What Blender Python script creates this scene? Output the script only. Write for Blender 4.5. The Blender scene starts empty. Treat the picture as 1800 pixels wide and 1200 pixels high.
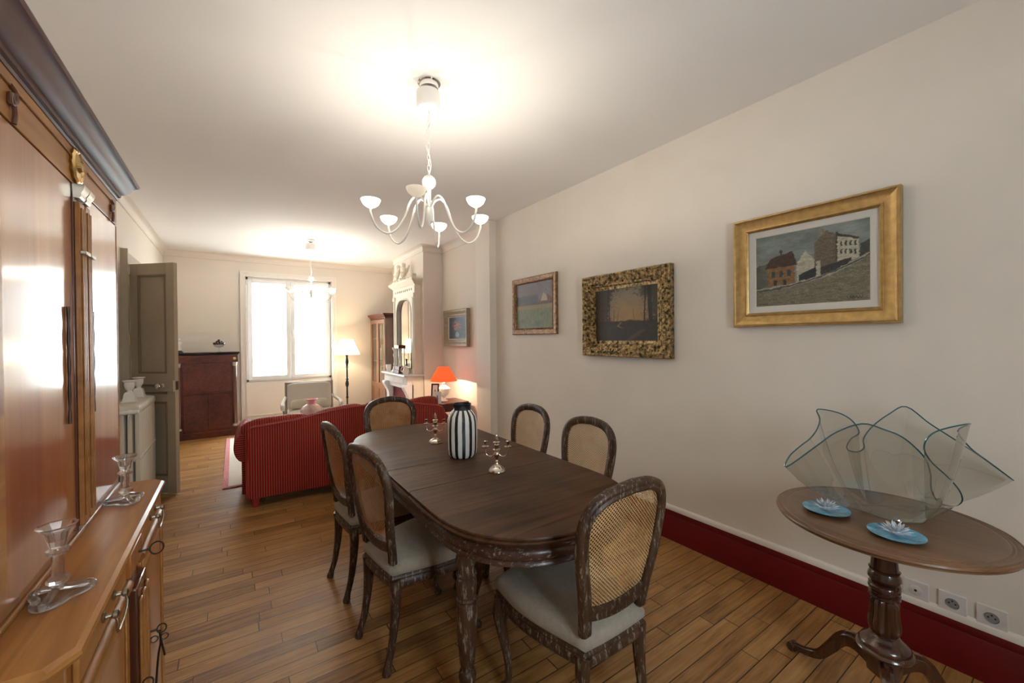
import bpy, bmesh, math, random
import numpy as np
from math import sin, cos, pi, radians, sqrt, atan2
from mathutils import Vector, Matrix
sc = bpy.context.scene
col = sc.collection

# ------------------------------------------------------------------ camera
YAW, PITCH, ROLL, F = 0.599200626, -0.0080051371, -0.00871191145, 715.903616
fw = Vector((sin(YAW)*cos(PITCH), cos(YAW)*cos(PITCH), sin(PITCH)))
rt = Vector((cos(YAW), -sin(YAW), 0)); up = rt.cross(fw)
r2 = rt*cos(ROLL)+up*sin(ROLL); u2 = -rt*sin(ROLL)+up*cos(ROLL)
cam = bpy.data.objects.new('camera', bpy.data.cameras.new('camera')); col.objects.link(cam)
M = Matrix((r2, u2, -fw)).transposed().to_4x4(); M.translation = Vector((0, 0, 1.42))
cam.matrix_world = M
cam.data.sensor_width = 36; cam.data.lens = F/1800*36; cam.data.clip_start = .02
sc.camera = cam
# ------------------------------------------------------------------ world, light, exposure
sc.view_settings.view_transform = 'Standard'; sc.view_settings.look = 'None'
sc.view_settings.exposure = 0.58; sc.view_settings.gamma = 1; sc.view_settings.use_curve_mapping = False
sc.cycles.use_denoising = True
sc.cycles.max_bounces = 10; sc.cycles.diffuse_bounces = 5; sc.cycles.glossy_bounces = 4
sc.cycles.transmission_bounces = 8; sc.cycles.transparent_max_bounces = 16
sc.cycles.caustics_reflective = False; sc.cycles.caustics_refractive = False
sc.cycles.sample_clamp_indirect = 6
w = bpy.data.worlds.new('sky'); sc.world = w; w.use_nodes = True
bg = w.node_tree.nodes['Background']
bg.inputs[0].default_value = (.80, .90, 1, 1); bg.inputs[1].default_value = 30.0

def light(name, kind, loc, energy, color=(1, 1, 1), size=.1, rot=None, sy=None, portal=False):
    l = bpy.data.lights.new(name, kind); l.energy = energy; l.color = color
    if kind == 'AREA':
        l.shape = 'RECTANGLE'; l.size = size; l.size_y = sy or size
        if portal: l.cycles.is_portal = True
    else: l.shadow_soft_size = size
    o = bpy.data.objects.new(name, l); col.objects.link(o); o.location = loc
    if rot: o.rotation_euler = rot
    return o
# sampling portals in the openings of the two real windows
light('window_portal', 'AREA', (.81, 8.06, 1.6), 1, size=1.2, sy=1.75, rot=(radians(-90), 0, 0), portal=True)
light('window_portal', 'AREA', (.675, -1.42, 1.55), 1, size=.75, sy=.9, rot=(radians(90), 0, 0), portal=True)

# ------------------------------------------------------------------ materials
MATS = {}
def new_mat(name):
    m = bpy.data.materials.new(name); m.use_nodes = True; nt = m.node_tree
    return m, nt, nt.nodes, nt.links, nt.nodes['Principled BSDF']
def pr(name, color, rough=.5, metal=0, spec=.5, coat=0, bump=0, bscale=80, bdist=.004, var=0, vscale=6, emis=None, estr=0, trans=0, ior=1.45, crough=.05, sheen=0):
    """principled with a little procedural colour variation and bump"""
    if name in MATS: return MATS[name]
    m, nt, N, L, p = new_mat(name)
    p.inputs['Base Color'].default_value = (*color, 1); p.inputs['Roughness'].default_value = rough
    p.inputs['Metallic'].default_value = metal; p.inputs['Specular IOR Level'].default_value = spec
    p.inputs['Coat Weight'].default_value = coat; p.inputs['Coat Roughness'].default_value = crough
    p.inputs['Transmission Weight'].default_value = trans; p.inputs['IOR'].default_value = ior
    p.inputs['Sheen Weight'].default_value = sheen
    if emis: p.inputs['Emission Color'].default_value = (*emis, 1); p.inputs['Emission Strength'].default_value = estr
    tc = N.new('ShaderNodeTexCoord')
    if var:
        n = N.new('ShaderNodeTexNoise'); n.inputs['Scale'].default_value = vscale; n.inputs['Detail'].default_value = 5
        L.new(tc.outputs['Object'], n.inputs['Vector'])
        mx = N.new('ShaderNodeMix'); mx.data_type = 'RGBA'
        mx.inputs[6].default_value = (*[c*(1-var) for c in color], 1); mx.inputs[7].default_value = (*[min(1, c*(1+var)) for c in color], 1)
        mr = N.new('ShaderNodeMapRange'); mr.inputs[1].default_value = .35; mr.inputs[2].default_value = .65
        L.new(n.outputs['Fac'], mr.inputs[0]); L.new(mr.outputs[0], mx.inputs[0]); L.new(mx.outputs[2], p.inputs['Base Color'])
    if bump:
        n = N.new('ShaderNodeTexNoise'); n.inputs['Scale'].default_value = bscale; n.inputs['Detail'].default_value = 4
        L.new(tc.outputs['Object'], n.inputs['Vector'])
        b = N.new('ShaderNodeBump'); b.inputs['Strength'].default_value = bump; b.inputs['Distance'].default_value = bdist
        L.new(n.outputs['Fac'], b.inputs['Height']); L.new(b.outputs['Normal'], p.inputs['Normal'])
    MATS[name] = m; return m
def wood(name, c1, c2, axis='X', rough=.35, coat=0, scale=1.0, worn=None, wornamt=.6, spec=.5, bump=.15, crough=.06, dist=2.0, rot=0):
    """streaky wood grain along one axis; worn = colour rubbed through"""
    if name in MATS: return MATS[name]
    m, nt, N, L, p = new_mat(name)
    tc = N.new('ShaderNodeTexCoord'); mp = N.new('ShaderNodeMapping')
    s = {'X': (1.6, 26, 26), 'Y': (26, 1.6, 26), 'Z': (26, 26, 1.6)}[axis]
    mp.inputs['Scale'].default_value = [v*scale for v in s]; mp.inputs['Rotation'].default_value = (rot, 0, 0)
    L.new(tc.outputs['Object'], mp.inputs['Vector'])
    n = N.new('ShaderNodeTexNoise'); n.inputs['Scale'].default_value = 1; n.inputs['Detail'].default_value = 8; n.inputs['Distortion'].default_value = dist*.3
    L.new(mp.outputs[0], n.inputs['Vector'])
    n2 = N.new('ShaderNodeTexNoise'); n2.inputs['Scale'].default_value = 2.5*scale; n2.inputs['Detail'].default_value = 3
    L.new(tc.outputs['Object'], n2.inputs['Vector'])
    ad = N.new('ShaderNodeMath'); ad.operation = 'MULTIPLY_ADD'; ad.inputs[1].default_value = .5; L.new(n2.outputs['Fac'], ad.inputs[0]); 
    m2 = N.new('ShaderNodeMath'); m2.operation = 'MULTIPLY'; m2.inputs[1].default_value = .5; L.new(n.outputs['Fac'], m2.inputs[0]); L.new(m2.outputs[0], ad.inputs[2])
    cr = N.new('ShaderNodeValToRGB'); cr.color_ramp.elements[0].position = .36; cr.color_ramp.elements[1].position = .64
    cr.color_ramp.elements[0].color = (*c1, 1); cr.color_ramp.elements[1].color = (*c2, 1)
    L.new(ad.outputs[0], cr.inputs[0]); out = cr.outputs[0]
    if worn:
        mp2 = N.new('ShaderNodeMapping'); mp2.inputs['Scale'].default_value = [v*3.6 for v in {'X': (5, 26, 26), 'Y': (26, 5, 26), 'Z': (26, 26, 5)}[axis]]
        L.new(tc.outputs['Object'], mp2.inputs['Vector'])
        n3 = N.new('ShaderNodeTexNoise'); n3.inputs['Scale'].default_value = 1; n3.inputs['Detail'].default_value = 6; n3.inputs['Roughness'].default_value = .7
        L.new(mp2.outputs[0], n3.inputs['Vector'])
        r = N.new('ShaderNodeValToRGB'); r.color_ramp.elements[0].position = wornamt; r.color_ramp.elements[1].position = wornamt+.1
        L.new(n3.outputs['Fac'], r.inputs[0])
        mx = N.new('ShaderNodeMix'); mx.data_type = 'RGBA'; mx.inputs[7].default_value = (*worn, 1)
        L.new(r.outputs[0], mx.inputs[0]); L.new(out, mx.inputs[6]); out = mx.outputs[2]
    L.new(out, p.inputs['Base Color'])
    p.inputs['Roughness'].default_value = rough; p.inputs['Coat Weight'].default_value = coat; p.inputs['Coat Roughness'].default_value = crough
    p.inputs['Specular IOR Level'].default_value = spec
    if bump:
        b = N.new('ShaderNodeBump'); b.inputs['Strength'].default_value = bump; b.inputs['Distance'].default_value = .002
        L.new(n.outputs['Fac'], b.inputs['Height']); L.new(b.outputs['Normal'], p.inputs['Normal'])
    MATS[name] = m; return m
def mth(nt, op, a, b=None, c=None):
    n = nt.nodes.new('ShaderNodeMath'); n.operation = op
    for i, v in enumerate((a, b, c)):
        if v is None: continue
        if isinstance(v, (int, float)): n.inputs[i].default_value = v
        else: nt.links.new(v, n.inputs[i])
    return n.outputs[0]
def floor_mat():
    m, nt, N, L, p = new_mat('oak_planks')
    tc = N.new('ShaderNodeTexCoord'); sp = N.new('ShaderNodeSeparateXYZ'); L.new(tc.outputs['Object'], sp.inputs[0])
    v = mth(nt, 'DIVIDE', sp.outputs['Y'], .078); row = mth(nt, 'FLOOR', v); fv = mth(nt, 'FRACT', v)
    wn = N.new('ShaderNodeTexWhiteNoise'); wn.noise_dimensions = '1D'; L.new(row, wn.inputs['W'])
    u = mth(nt, 'DIVIDE', sp.outputs['X'], .72); u = mth(nt, 'MULTIPLY_ADD', wn.outputs['Value'], 9.0, u)
    cu = mth(nt, 'FLOOR', u); fu = mth(nt, 'FRACT', u)
    cb = N.new('ShaderNodeCombineXYZ'); L.new(cu, cb.inputs[0]); L.new(row, cb.inputs[1])
    wn2 = N.new('ShaderNodeTexWhiteNoise'); wn2.noise_dimensions = '2D'; L.new(cb.outputs[0], wn2.inputs['Vector'])
    # gaps
    d1 = mth(nt, 'MINIMUM', fv, mth(nt, 'SUBTRACT', 1.0, fv)); d1 = mth(nt, 'MULTIPLY', d1, .078)
    d2 = mth(nt, 'MINIMUM', fu, mth(nt, 'SUBTRACT', 1.0, fu)); d2 = mth(nt, 'MULTIPLY', d2, .72)
    d = mth(nt, 'MINIMUM', d1, d2)
    gw = mth(nt, 'MULTIPLY_ADD', wn.outputs['Value'], .0012, .0013)
    gap = mth(nt, 'LESS_THAN', d, gw)
    # grain
    off = N.new('ShaderNodeCombineXYZ'); L.new(mth(nt, 'MULTIPLY', wn2.outputs['Value'], 40.0), off.inputs[2])
    va = N.new('ShaderNodeVectorMath'); va.operation = 'ADD'; L.new(tc.outputs['Object'], va.inputs[0]); L.new(off.outputs[0], va.inputs[1])
    mp = N.new('ShaderNodeMapping'); mp.inputs['Scale'].default_value = (4.0, 60, 1); L.new(va.outputs[0], mp.inputs[0])
    n = N.new('ShaderNodeTexNoise'); n.inputs['Scale'].default_value = 1; n.inputs['Detail'].default_value = 9; n.inputs['Distortion'].default_value = .45; n.inputs['Roughness'].default_value = .62
    L.new(mp.outputs[0], n.inputs['Vector'])
    kn = N.new('ShaderNodeTexNoise'); kn.inputs['Scale'].default_value = 7; kn.inputs['Detail'].default_value = 4; L.new(va.outputs[0], kn.inputs['Vector'])
    t = mth(nt, 'MULTIPLY_ADD', n.outputs['Fac'], .62, mth(nt, 'MULTIPLY_ADD', kn.outputs['Fac'], .20, mth(nt, 'MULTIPLY', wn2.outputs['Value'], .18)))
    cr = N.new('ShaderNodeValToRGB'); e = cr.color_ramp.elements
    e[0].position = .28; e[0].color = (.10, .042, .012, 1); e[1].position = .72; e[1].color = (.50, .285, .105, 1)
    k = e.new(.5); k.color = (.33, .158, .046, 1)
    L.new(t, cr.inputs[0])
    mx = N.new('ShaderNodeMix'); mx.data_type = 'RGBA'; L.new(gap, mx.inputs[0]); L.new(cr.outputs[0], mx.inputs[6]); mx.inputs[7].default_value = (.02, .008, .003, 1)
    L.new(mx.outputs[2], p.inputs['Base Color'])
    rg = mth(nt, 'MULTIPLY_ADD', n.outputs['Fac'], .20, .24); L.new(rg, p.inputs['Roughness'])
    p.inputs['Coat Weight'].default_value = .15; p.inputs['Coat Roughness'].default_value = .2; p.inputs['Specular IOR Level'].default_value = .4
    b = N.new('ShaderNodeBump'); b.inputs['Strength'].default_value = .5; b.inputs['Distance'].default_value = .003
    hh = mth(nt, 'SUBTRACT', mth(nt, 'MULTIPLY_ADD', n.outputs['Fac'], .12, mth(nt, 'MULTIPLY', wn2.outputs['Value'], .15)), gap)
    L.new(hh, b.inputs['Height']); L.new(b.outputs[0], p.inputs['Normal'])
    return m
def stripe_mat(name, axis, a, b, c, period, duty=.28, rough=.7):
    m, nt, N, L, p = new_mat(name)
    tc = N.new('ShaderNodeTexCoord'); sp = N.new('ShaderNodeSeparateXYZ'); L.new(tc.outputs['Object'], sp.inputs[0])
    f = mth(nt, 'FRACT', mth(nt, 'DIVIDE', sp.outputs[axis], period))
    k = mth(nt, 'LESS_THAN', f, duty)
    k2 = mth(nt, 'LESS_THAN', mth(nt, 'ABSOLUTE', mth(nt, 'SUBTRACT', f, duty*.5)), duty*.25)
    mx = N.new('ShaderNodeMix'); mx.data_type = 'RGBA'; mx.inputs[6].default_value = (*a, 1); mx.inputs[7].default_value = (*c, 1); L.new(k, mx.inputs[0])
    my = N.new('ShaderNodeMix'); my.data_type = 'RGBA'; L.new(mx.outputs[2], my.inputs[6]); my.inputs[7].default_value = (*b, 1); L.new(k2, my.inputs[0])
    L.new(my.outputs[2], p.inputs['Base Color']); p.inputs['Roughness'].default_value = rough; p.inputs['Specular IOR Level'].default_value = .2
    n = N.new('ShaderNodeBump'); n.inputs['Strength'].default_value = .4; n.inputs['Distance'].default_value = .002
    s = mth(nt, 'SINE', mth(nt, 'MULTIPLY', f, 6.2832)); L.new(s, n.inputs['Height']); L.new(n.outputs[0], p.inputs['Normal'])
    return m
def cane_mat():
    m, nt, N, L, p = new_mat('cane_weave')
    tc = N.new('ShaderNodeTexCoord'); sp = N.new('ShaderNodeSeparateXYZ'); L.new(tc.outputs['Object'], sp.inputs[0])
    S = .0135
    u = mth(nt, 'DIVIDE', sp.outputs['X'], S); v = mth(nt, 'DIVIDE', sp.outputs['Z'], S)
    def lat(o):
        a = mth(nt, 'SUBTRACT', mth(nt, 'FRACT', mth(nt, 'ADD', u, o)), .5); b = mth(nt, 'SUBTRACT', mth(nt, 'FRACT', mth(nt, 'ADD', v, o)), .5)
        return mth(nt, 'SQRT', mth(nt, 'ADD', mth(nt, 'MULTIPLY', a, a), mth(nt, 'MULTIPLY', b, b)))
    d = mth(nt, 'MINIMUM', lat(100.0), lat(100.5)); hole = mth(nt, 'LESS_THAN', d, .235)
    n = N.new('ShaderNodeTexNoise'); n.inputs['Scale'].default_value = 9; L.new(tc.outputs['Object'], n.inputs['Vector'])
    cr = N.new('ShaderNodeValToRGB'); cr.color_ramp.elements[0].color = (.36, .20, .075, 1); cr.color_ramp.elements[1].color = (.55, .34, .15, 1)
    cr.color_ramp.elements[0].position = .35; cr.color_ramp.elements[1].position = .65
    L.new(n.outputs[0], cr.inputs[0]); L.new(cr.outputs[0], p.inputs['Base Color']); p.inputs['Roughness'].default_value = .55
    b = N.new('ShaderNodeBump'); b.inputs['Strength'].default_value = .6; b.inputs['Distance'].default_value = .002; L.new(d, b.inputs['Height']); L.new(b.outputs[0], p.inputs['Normal'])
    tr = N.new('ShaderNodeBsdfTransparent'); mx = N.new('ShaderNodeMixShader'); L.new(hole, mx.inputs[0]); L.new(p.outputs[0], mx.inputs[1]); L.new(tr.outputs[0], mx.inputs[2])
    L.new(mx.outputs[0], N['Material Output'].inputs['Surface'])
    return m
def thin_glass(name, tint, ior=1.5, rough=0.0, refl=1.0, base=.05):
    m, nt, N, L, p = new_mat(name); N.remove(p)
    tr = N.new('ShaderNodeBsdfTransparent'); tr.inputs[0].default_value = (*tint, 1)
    gl = N.new('ShaderNodeBsdfGlossy'); gl.inputs['Roughness'].default_value = rough
    fr = N.new('ShaderNodeLayerWeight'); fr.inputs[0].default_value = .5
    k = mth(nt, 'MULTIPLY', mth(nt, 'MULTIPLY_ADD', mth(nt, 'POWER', fr.outputs['Facing'], 4.0), .85, base), refl)
    mx = N.new('ShaderNodeMixShader'); L.new(k, mx.inputs[0]); L.new(tr.outputs[0], mx.inputs[1]); L.new(gl.outputs[0], mx.inputs[2])
    L.new(mx.outputs[0], N['Material Output'].inputs['Surface']); return m
def shade_mat(name, color, estr, ecol=None, tl=.6):
    """lit cloth or frosted glass: translucent + diffuse + the glow of the lamp in it"""
    m, nt, N, L, p = new_mat(name); N.remove(p)
    d = N.new('ShaderNodeBsdfDiffuse'); d.inputs[0].default_value = (*color, 1)
    t = N.new('ShaderNodeBsdfTranslucent'); t.inputs[0].default_value = (*color, 1)
    mx = N.new('ShaderNodeMixShader'); mx.inputs[0].default_value = tl; L.new(d.outputs[0], mx.inputs[1]); L.new(t.outputs[0], mx.inputs[2])
    e = N.new('ShaderNodeEmission'); e.inputs[0].default_value = (*(ecol or color), 1); e.inputs[1].default_value = estr
    ad = N.new('ShaderNodeAddShader'); L.new(mx.outputs[0], ad.inputs[0]); L.new(e.outputs[0], ad.inputs[1])
    L.new(ad.outputs[0], N['Material Output'].inputs['Surface']); return m
def paint_mat():
    m, nt, N, L, p = new_mat('oil_paint')
    a = N.new('ShaderNodeAttribute'); a.attribute_name = 'paint'; L.new(a.outputs['Color'], p.inputs['Base Color'])
    p.inputs['Roughness'].default_value = .55
    tc = N.new('ShaderNodeTexCoord'); n = N.new('ShaderNodeTexNoise'); n.inputs['Scale'].default_value = 160; L.new(tc.outputs['Object'], n.inputs['Vector'])
    b = N.new('ShaderNodeBump'); b.inputs['Strength'].default_value = .35; b.inputs['Distance'].default_value = .002; L.new(n.outputs[0], b.inputs['Height']); L.new(b.outputs[0], p.inputs['Normal'])
    return m
def stripes_round(name, n):
    m, nt, N, L, p = new_mat(name)
    tc = N.new('ShaderNodeTexCoord'); sp = N.new('ShaderNodeSeparateXYZ'); L.new(tc.outputs['Object'], sp.inputs[0])
    a = mth(nt, 'ARCTAN2', sp.outputs['Y'], sp.outputs['X']); a = mth(nt, 'MULTIPLY', a, n/(2*pi))
    no = N.new('ShaderNodeTexNoise'); no.inputs['Scale'].default_value = 12; L.new(tc.outputs['Object'], no.inputs['Vector'])
    a = mth(nt, 'ADD', a, mth(nt, 'MULTIPLY', mth(nt, 'SUBTRACT', no.outputs[0], .5), .12))
    f = mth(nt, 'FRACT', mth(nt, 'ADD', a, 10.25)); k = mth(nt, 'LESS_THAN', f, .44)
    neck = mth(nt, 'GREATER_THAN', sp.outputs['Z'], .262); k = mth(nt, 'MAXIMUM', k, neck)
    sk = N.new('ShaderNodeTexVoronoi'); sk.inputs['Scale'].default_value = 260; L.new(tc.outputs['Object'], sk.inputs['Vector'])
    mx = N.new('ShaderNodeMix'); mx.data_type = 'RGBA'; mx.inputs[6].default_value = (.78, .76, .70, 1); mx.inputs[7].default_value = (.012, .014, .018, 1)
    L.new(k, mx.inputs[0]); L.new(mx.outputs[2], p.inputs['Base Color']); p.inputs['Roughness'].default_value = .22
    b = N.new('ShaderNodeBump'); b.inputs['Distance'].default_value = .002; L.new(mth(nt, 'MULTIPLY', k, .6), b.inputs['Strength']); L.new(sk.outputs['Distance'], b.inputs['Height']); L.new(b.outputs[0], p.inputs['Normal'])
    return m

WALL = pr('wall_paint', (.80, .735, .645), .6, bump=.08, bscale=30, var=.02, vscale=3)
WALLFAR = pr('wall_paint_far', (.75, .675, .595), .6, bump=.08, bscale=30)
CEIL = pr('ceiling_paint', (.86, .845, .82), .8)
TRIM = pr('trim_paint', (.78, .72, .64), .4)
CASING = pr('window_casing_paint', (.80, .74, .68), .4)
REDP = pr('red_baseboard_paint', (.115, .0015, .003), .4)
FLOOR = floor_mat()
PVC = pr('white_pvc', (.86, .86, .87), .3)
PANE = thin_glass('window_glass', (.97, .985, .98))
DOORP = pr('taupe_door_paint', (.43, .355, .25), .42, var=.04)
DOORM = pr('taupe_door_moulding', (.24, .18, .115), .45)
HONEY = wood('honey_walnut', (.22, .078, .017), (.42, .185, .048), 'Y', rough=.38, coat=.15, crough=.16, scale=.8)
HONEYT = wood('honey_walnut_top', (.24, .085, .018), (.56, .26, .070), 'Y', rough=.38, coat=.12, crough=.2, spec=.35, scale=.6, dist=4)
VENEER = wood('red_veneer', (.30, .085, .018), (.50, .19, .045), 'Z', rough=.35, coat=1.0, crough=.13, scale=.5, rot=radians(35), bump=.9)
DARKM = wood('dark_mahogany', (.045, .009, .005), (.12, .026, .013), 'Y', rough=.38, coat=.10, crough=.25, spec=.3)
DARKZ = wood('dark_mahogany_upright', (.05, .014, .007), (.13, .04, .018), 'Z', rough=.25, coat=.7, crough=.08)
IRON = pr('aged_iron', (.06, .045, .035), .45, metal=.8, bump=.3)
STEEL = pr('worn_steel', (.45, .40, .32), .35, metal=1)
TABLEW = wood('dark_table_oak', (.026, .010, .004), (.105, .046, .018), 'X', rough=.42, coat=.0, scale=1.4, bump=.7, spec=.2)
TABLER = wood('rubbed_table_oak', (.026, .010, .005), (.085, .034, .018), 'X', rough=.34, coat=.15, crough=.2, worn=(.30, .25, .20), wornamt=.56, spec=.4)
TABLEL = wood('rubbed_leg_oak', (.032, .013, .006), (.09, .042, .020), 'Z', rough=.45, worn=(.26, .21, .16), wornamt=.54, spec=.35)
CHAIRW = wood('limed_walnut', (.028, .012, .006), (.085, .042, .020), 'Z', rough=.45, worn=(.25, .20, .145), wornamt=.54, scale=1.2, spec=.35)
CANE = cane_mat()
LINEN = pr('greige_linen', (.34, .295, .23), .9, bump=.6, bscale=420, var=.06, vscale=60, sheen=.2)
SOFX = stripe_mat('red_stripe', 'X', (.25, .006, .006), (.50, .22, .10), (.05, .002, .002), .0185)
SOFY = stripe_mat('red_stripe_side', 'Z', (.25, .006, .006), (.50, .22, .10), (.05, .002, .002), .0185)
SOFP = pr('red_piping', (.32, .02, .015), .6)
RED = pr('red_cushion', (.30, .010, .05), .7)
RUGM = pr('cream_rug', (.66, .60, .50), .95, bump=.8, bscale=300, var=.1, vscale=120)
RUGP = pr('pink_rug_border', (.52, .20, .20), .95, bump=.8, bscale=300, var=.35, vscale=90)
GREYL = pr('grey_upholstery', (.58, .53, .46), .9, bump=.2, bscale=300)
GREYW = wood('grey_painted_wood', (.18, .15, .12), (.34, .30, .25), 'Z', rough=.5)
WHITEP = pr('white_paint', (.82, .80, .77), .35)
CREAMP = pr('cream_paint', (.72, .66, .54), .4, bump=.15, bscale=60, var=.05)
MARBLE = pr('white_marble', (.78, .76, .76), .22, var=.05, vscale=5)
ENAMEL = pr('radiator_enamel', (.66, .61, .50), .38)
CHINA = pr('white_ceramic', (.80, .78, .72), .25)
BLACK = pr('black_lacquer', (.012, .010, .010), .3)
BLACKG = pr('black_marble', (.015, .014, .016), .15)
BRASS = pr('brass', (.60, .42, .18), .3, metal=1)
SILVER = pr('silver_plate', (.72, .66, .58), .16, metal=1, bump=.05, bscale=50)
CHROME = pr('polished_chrome', (.8, .8, .8), .12, metal=1)
GOLD = pr('gilt', (.50, .33, .13), .36, metal=.75, bump=.25, bscale=120, var=.12, vscale=30)
GOLDL = pr('pale_gilt', (.66, .50, .27), .4, metal=.6, bump=.3, bscale=200, var=.15, vscale=60)
GOLDO = pr('gilt_relief_shaded', (.30, .205, .09), .32, metal=.85, bump=1.0, bdist=.02, bscale=55, var=.9, vscale=42)  # strong mottling paints crevice shade and relief highlights into the gilt colour
GOLDD = pr('brown_gilt', (.20, .10, .04), .45, metal=.5, bump=.8, bscale=90, var=.6, vscale=40)
TAUPEF = pr('taupe_frame', (.30, .24, .16), .45, bump=.3, bscale=90, var=.15, vscale=25)
LINER = pr('linen_liner', (.66, .63, .57), .8, bump=.3, bscale=300)
PAINT = paint_mat()
LACQ = pr('white_lacquer', (.85, .82, .77), .35)
BOWLM = shade_mat('frosted_bowl', (.95, .90, .80), 3.2, (1, .90, .74))
BOWLOFF = shade_mat('frosted_bowl_unlit', (.85, .80, .72), .12, (1, .90, .74))  # bulb is off; a faint glow is added to the glass itself
BULB = pr('bulb_glow', (1, .95, .85), .5, emis=(1, .88, .68), estr=40)
SHADEW = shade_mat('cream_lampshade', (.92, .84, .68), 1.7, (1, .86, .60))
SHADER = shade_mat('red_lampshade', (.60, .05, .015), .75, (1, .11, .03), .22)
OVALW = wood('oval_table_mahogany', (.085, .036, .014), (.19, .09, .036), 'Y', rough=.30, coat=.35, crough=.15, scale=1.1)
PEDW = wood('pedestal_mahogany', (.030, .009, .005), (.095, .032, .014), 'Z', rough=.24, coat=.7, crough=.10)
BLUEP = pr('turquoise_glaze', (.10, .34, .50), .22, coat=.3, bump=.3, bscale=90, var=.35, vscale=40)
def crystal(name, col, ior, k):
    m, nt, N, L, p = new_mat(name); N.remove(p)
    g = N.new('ShaderNodeBsdfGlass'); g.inputs[0].default_value = (*col, 1); g.inputs['Roughness'].default_value = .02; g.inputs['IOR'].default_value = ior
    t = N.new('ShaderNodeBsdfTransparent'); t.inputs[0].default_value = (*col, 1); mx = N.new('ShaderNodeMixShader'); mx.inputs[0].default_value = k
    L.new(g.outputs[0], mx.inputs[1]); L.new(t.outputs[0], mx.inputs[2])
    tl = N.new('ShaderNodeBsdfTranslucent'); tl.inputs[0].default_value = (.9, .93, .97, 1); m2 = N.new('ShaderNodeMixShader'); m2.inputs[0].default_value = .06
    L.new(mx.outputs[0], m2.inputs[1]); L.new(tl.outputs[0], m2.inputs[2]); L.new(m2.outputs[0], N['Material Output'].inputs['Surface']); return m
CORNICE = wood('dark_cornice', (.045, .012, .006), (.11, .032, .015), 'Y', rough=.42, spec=.22)
CRYSTAL = crystal('cut_crystal', (.98, .985, .99), 1.5, .30)
LOTUS = pr('lotus_crystal', (.80, .86, .93), .06, trans=.35, ior=1.45, spec=.9)
SHEET = thin_glass('clear_sheet_glass', (.88, .90, .885), 1.5, rough=.02, refl=1.7, base=.08)
EDGE = pr('teal_glass_edge', (.02, .10, .11), .06, coat=1)
STRV = stripes_round('striped_ceramic', 13)
SOCK = pr('socket_plastic', (.72, .69, .65), .35)
SOCKG = pr('socket_grey', (.30, .29, .28), .4)
OAK = wood('red_oak', (.14, .050, .020), (.30, .125, .055), 'Z', rough=.35, coat=.3)
MIRROR = pr('mirror_silver', (.86, .87, .88), .02, metal=1)
PINKG = pr('pink_opal_glass', (.66, .50, .46), .15, var=.15, vscale=20)
PINKR = pr('pink_glass_rim', (.70, .30, .36), .12)
BURG = pr('burgundy_shutter', (.20, .035, .05), .4)
SOOT = pr('soot', (.01, .01, .01), .9)
CHERRY = pr('dark_red_balls', (.05, .004, .006), .2)
CLEARG = thin_glass('small_clear_glass', (.96, .97, .97), 1.5)

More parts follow.
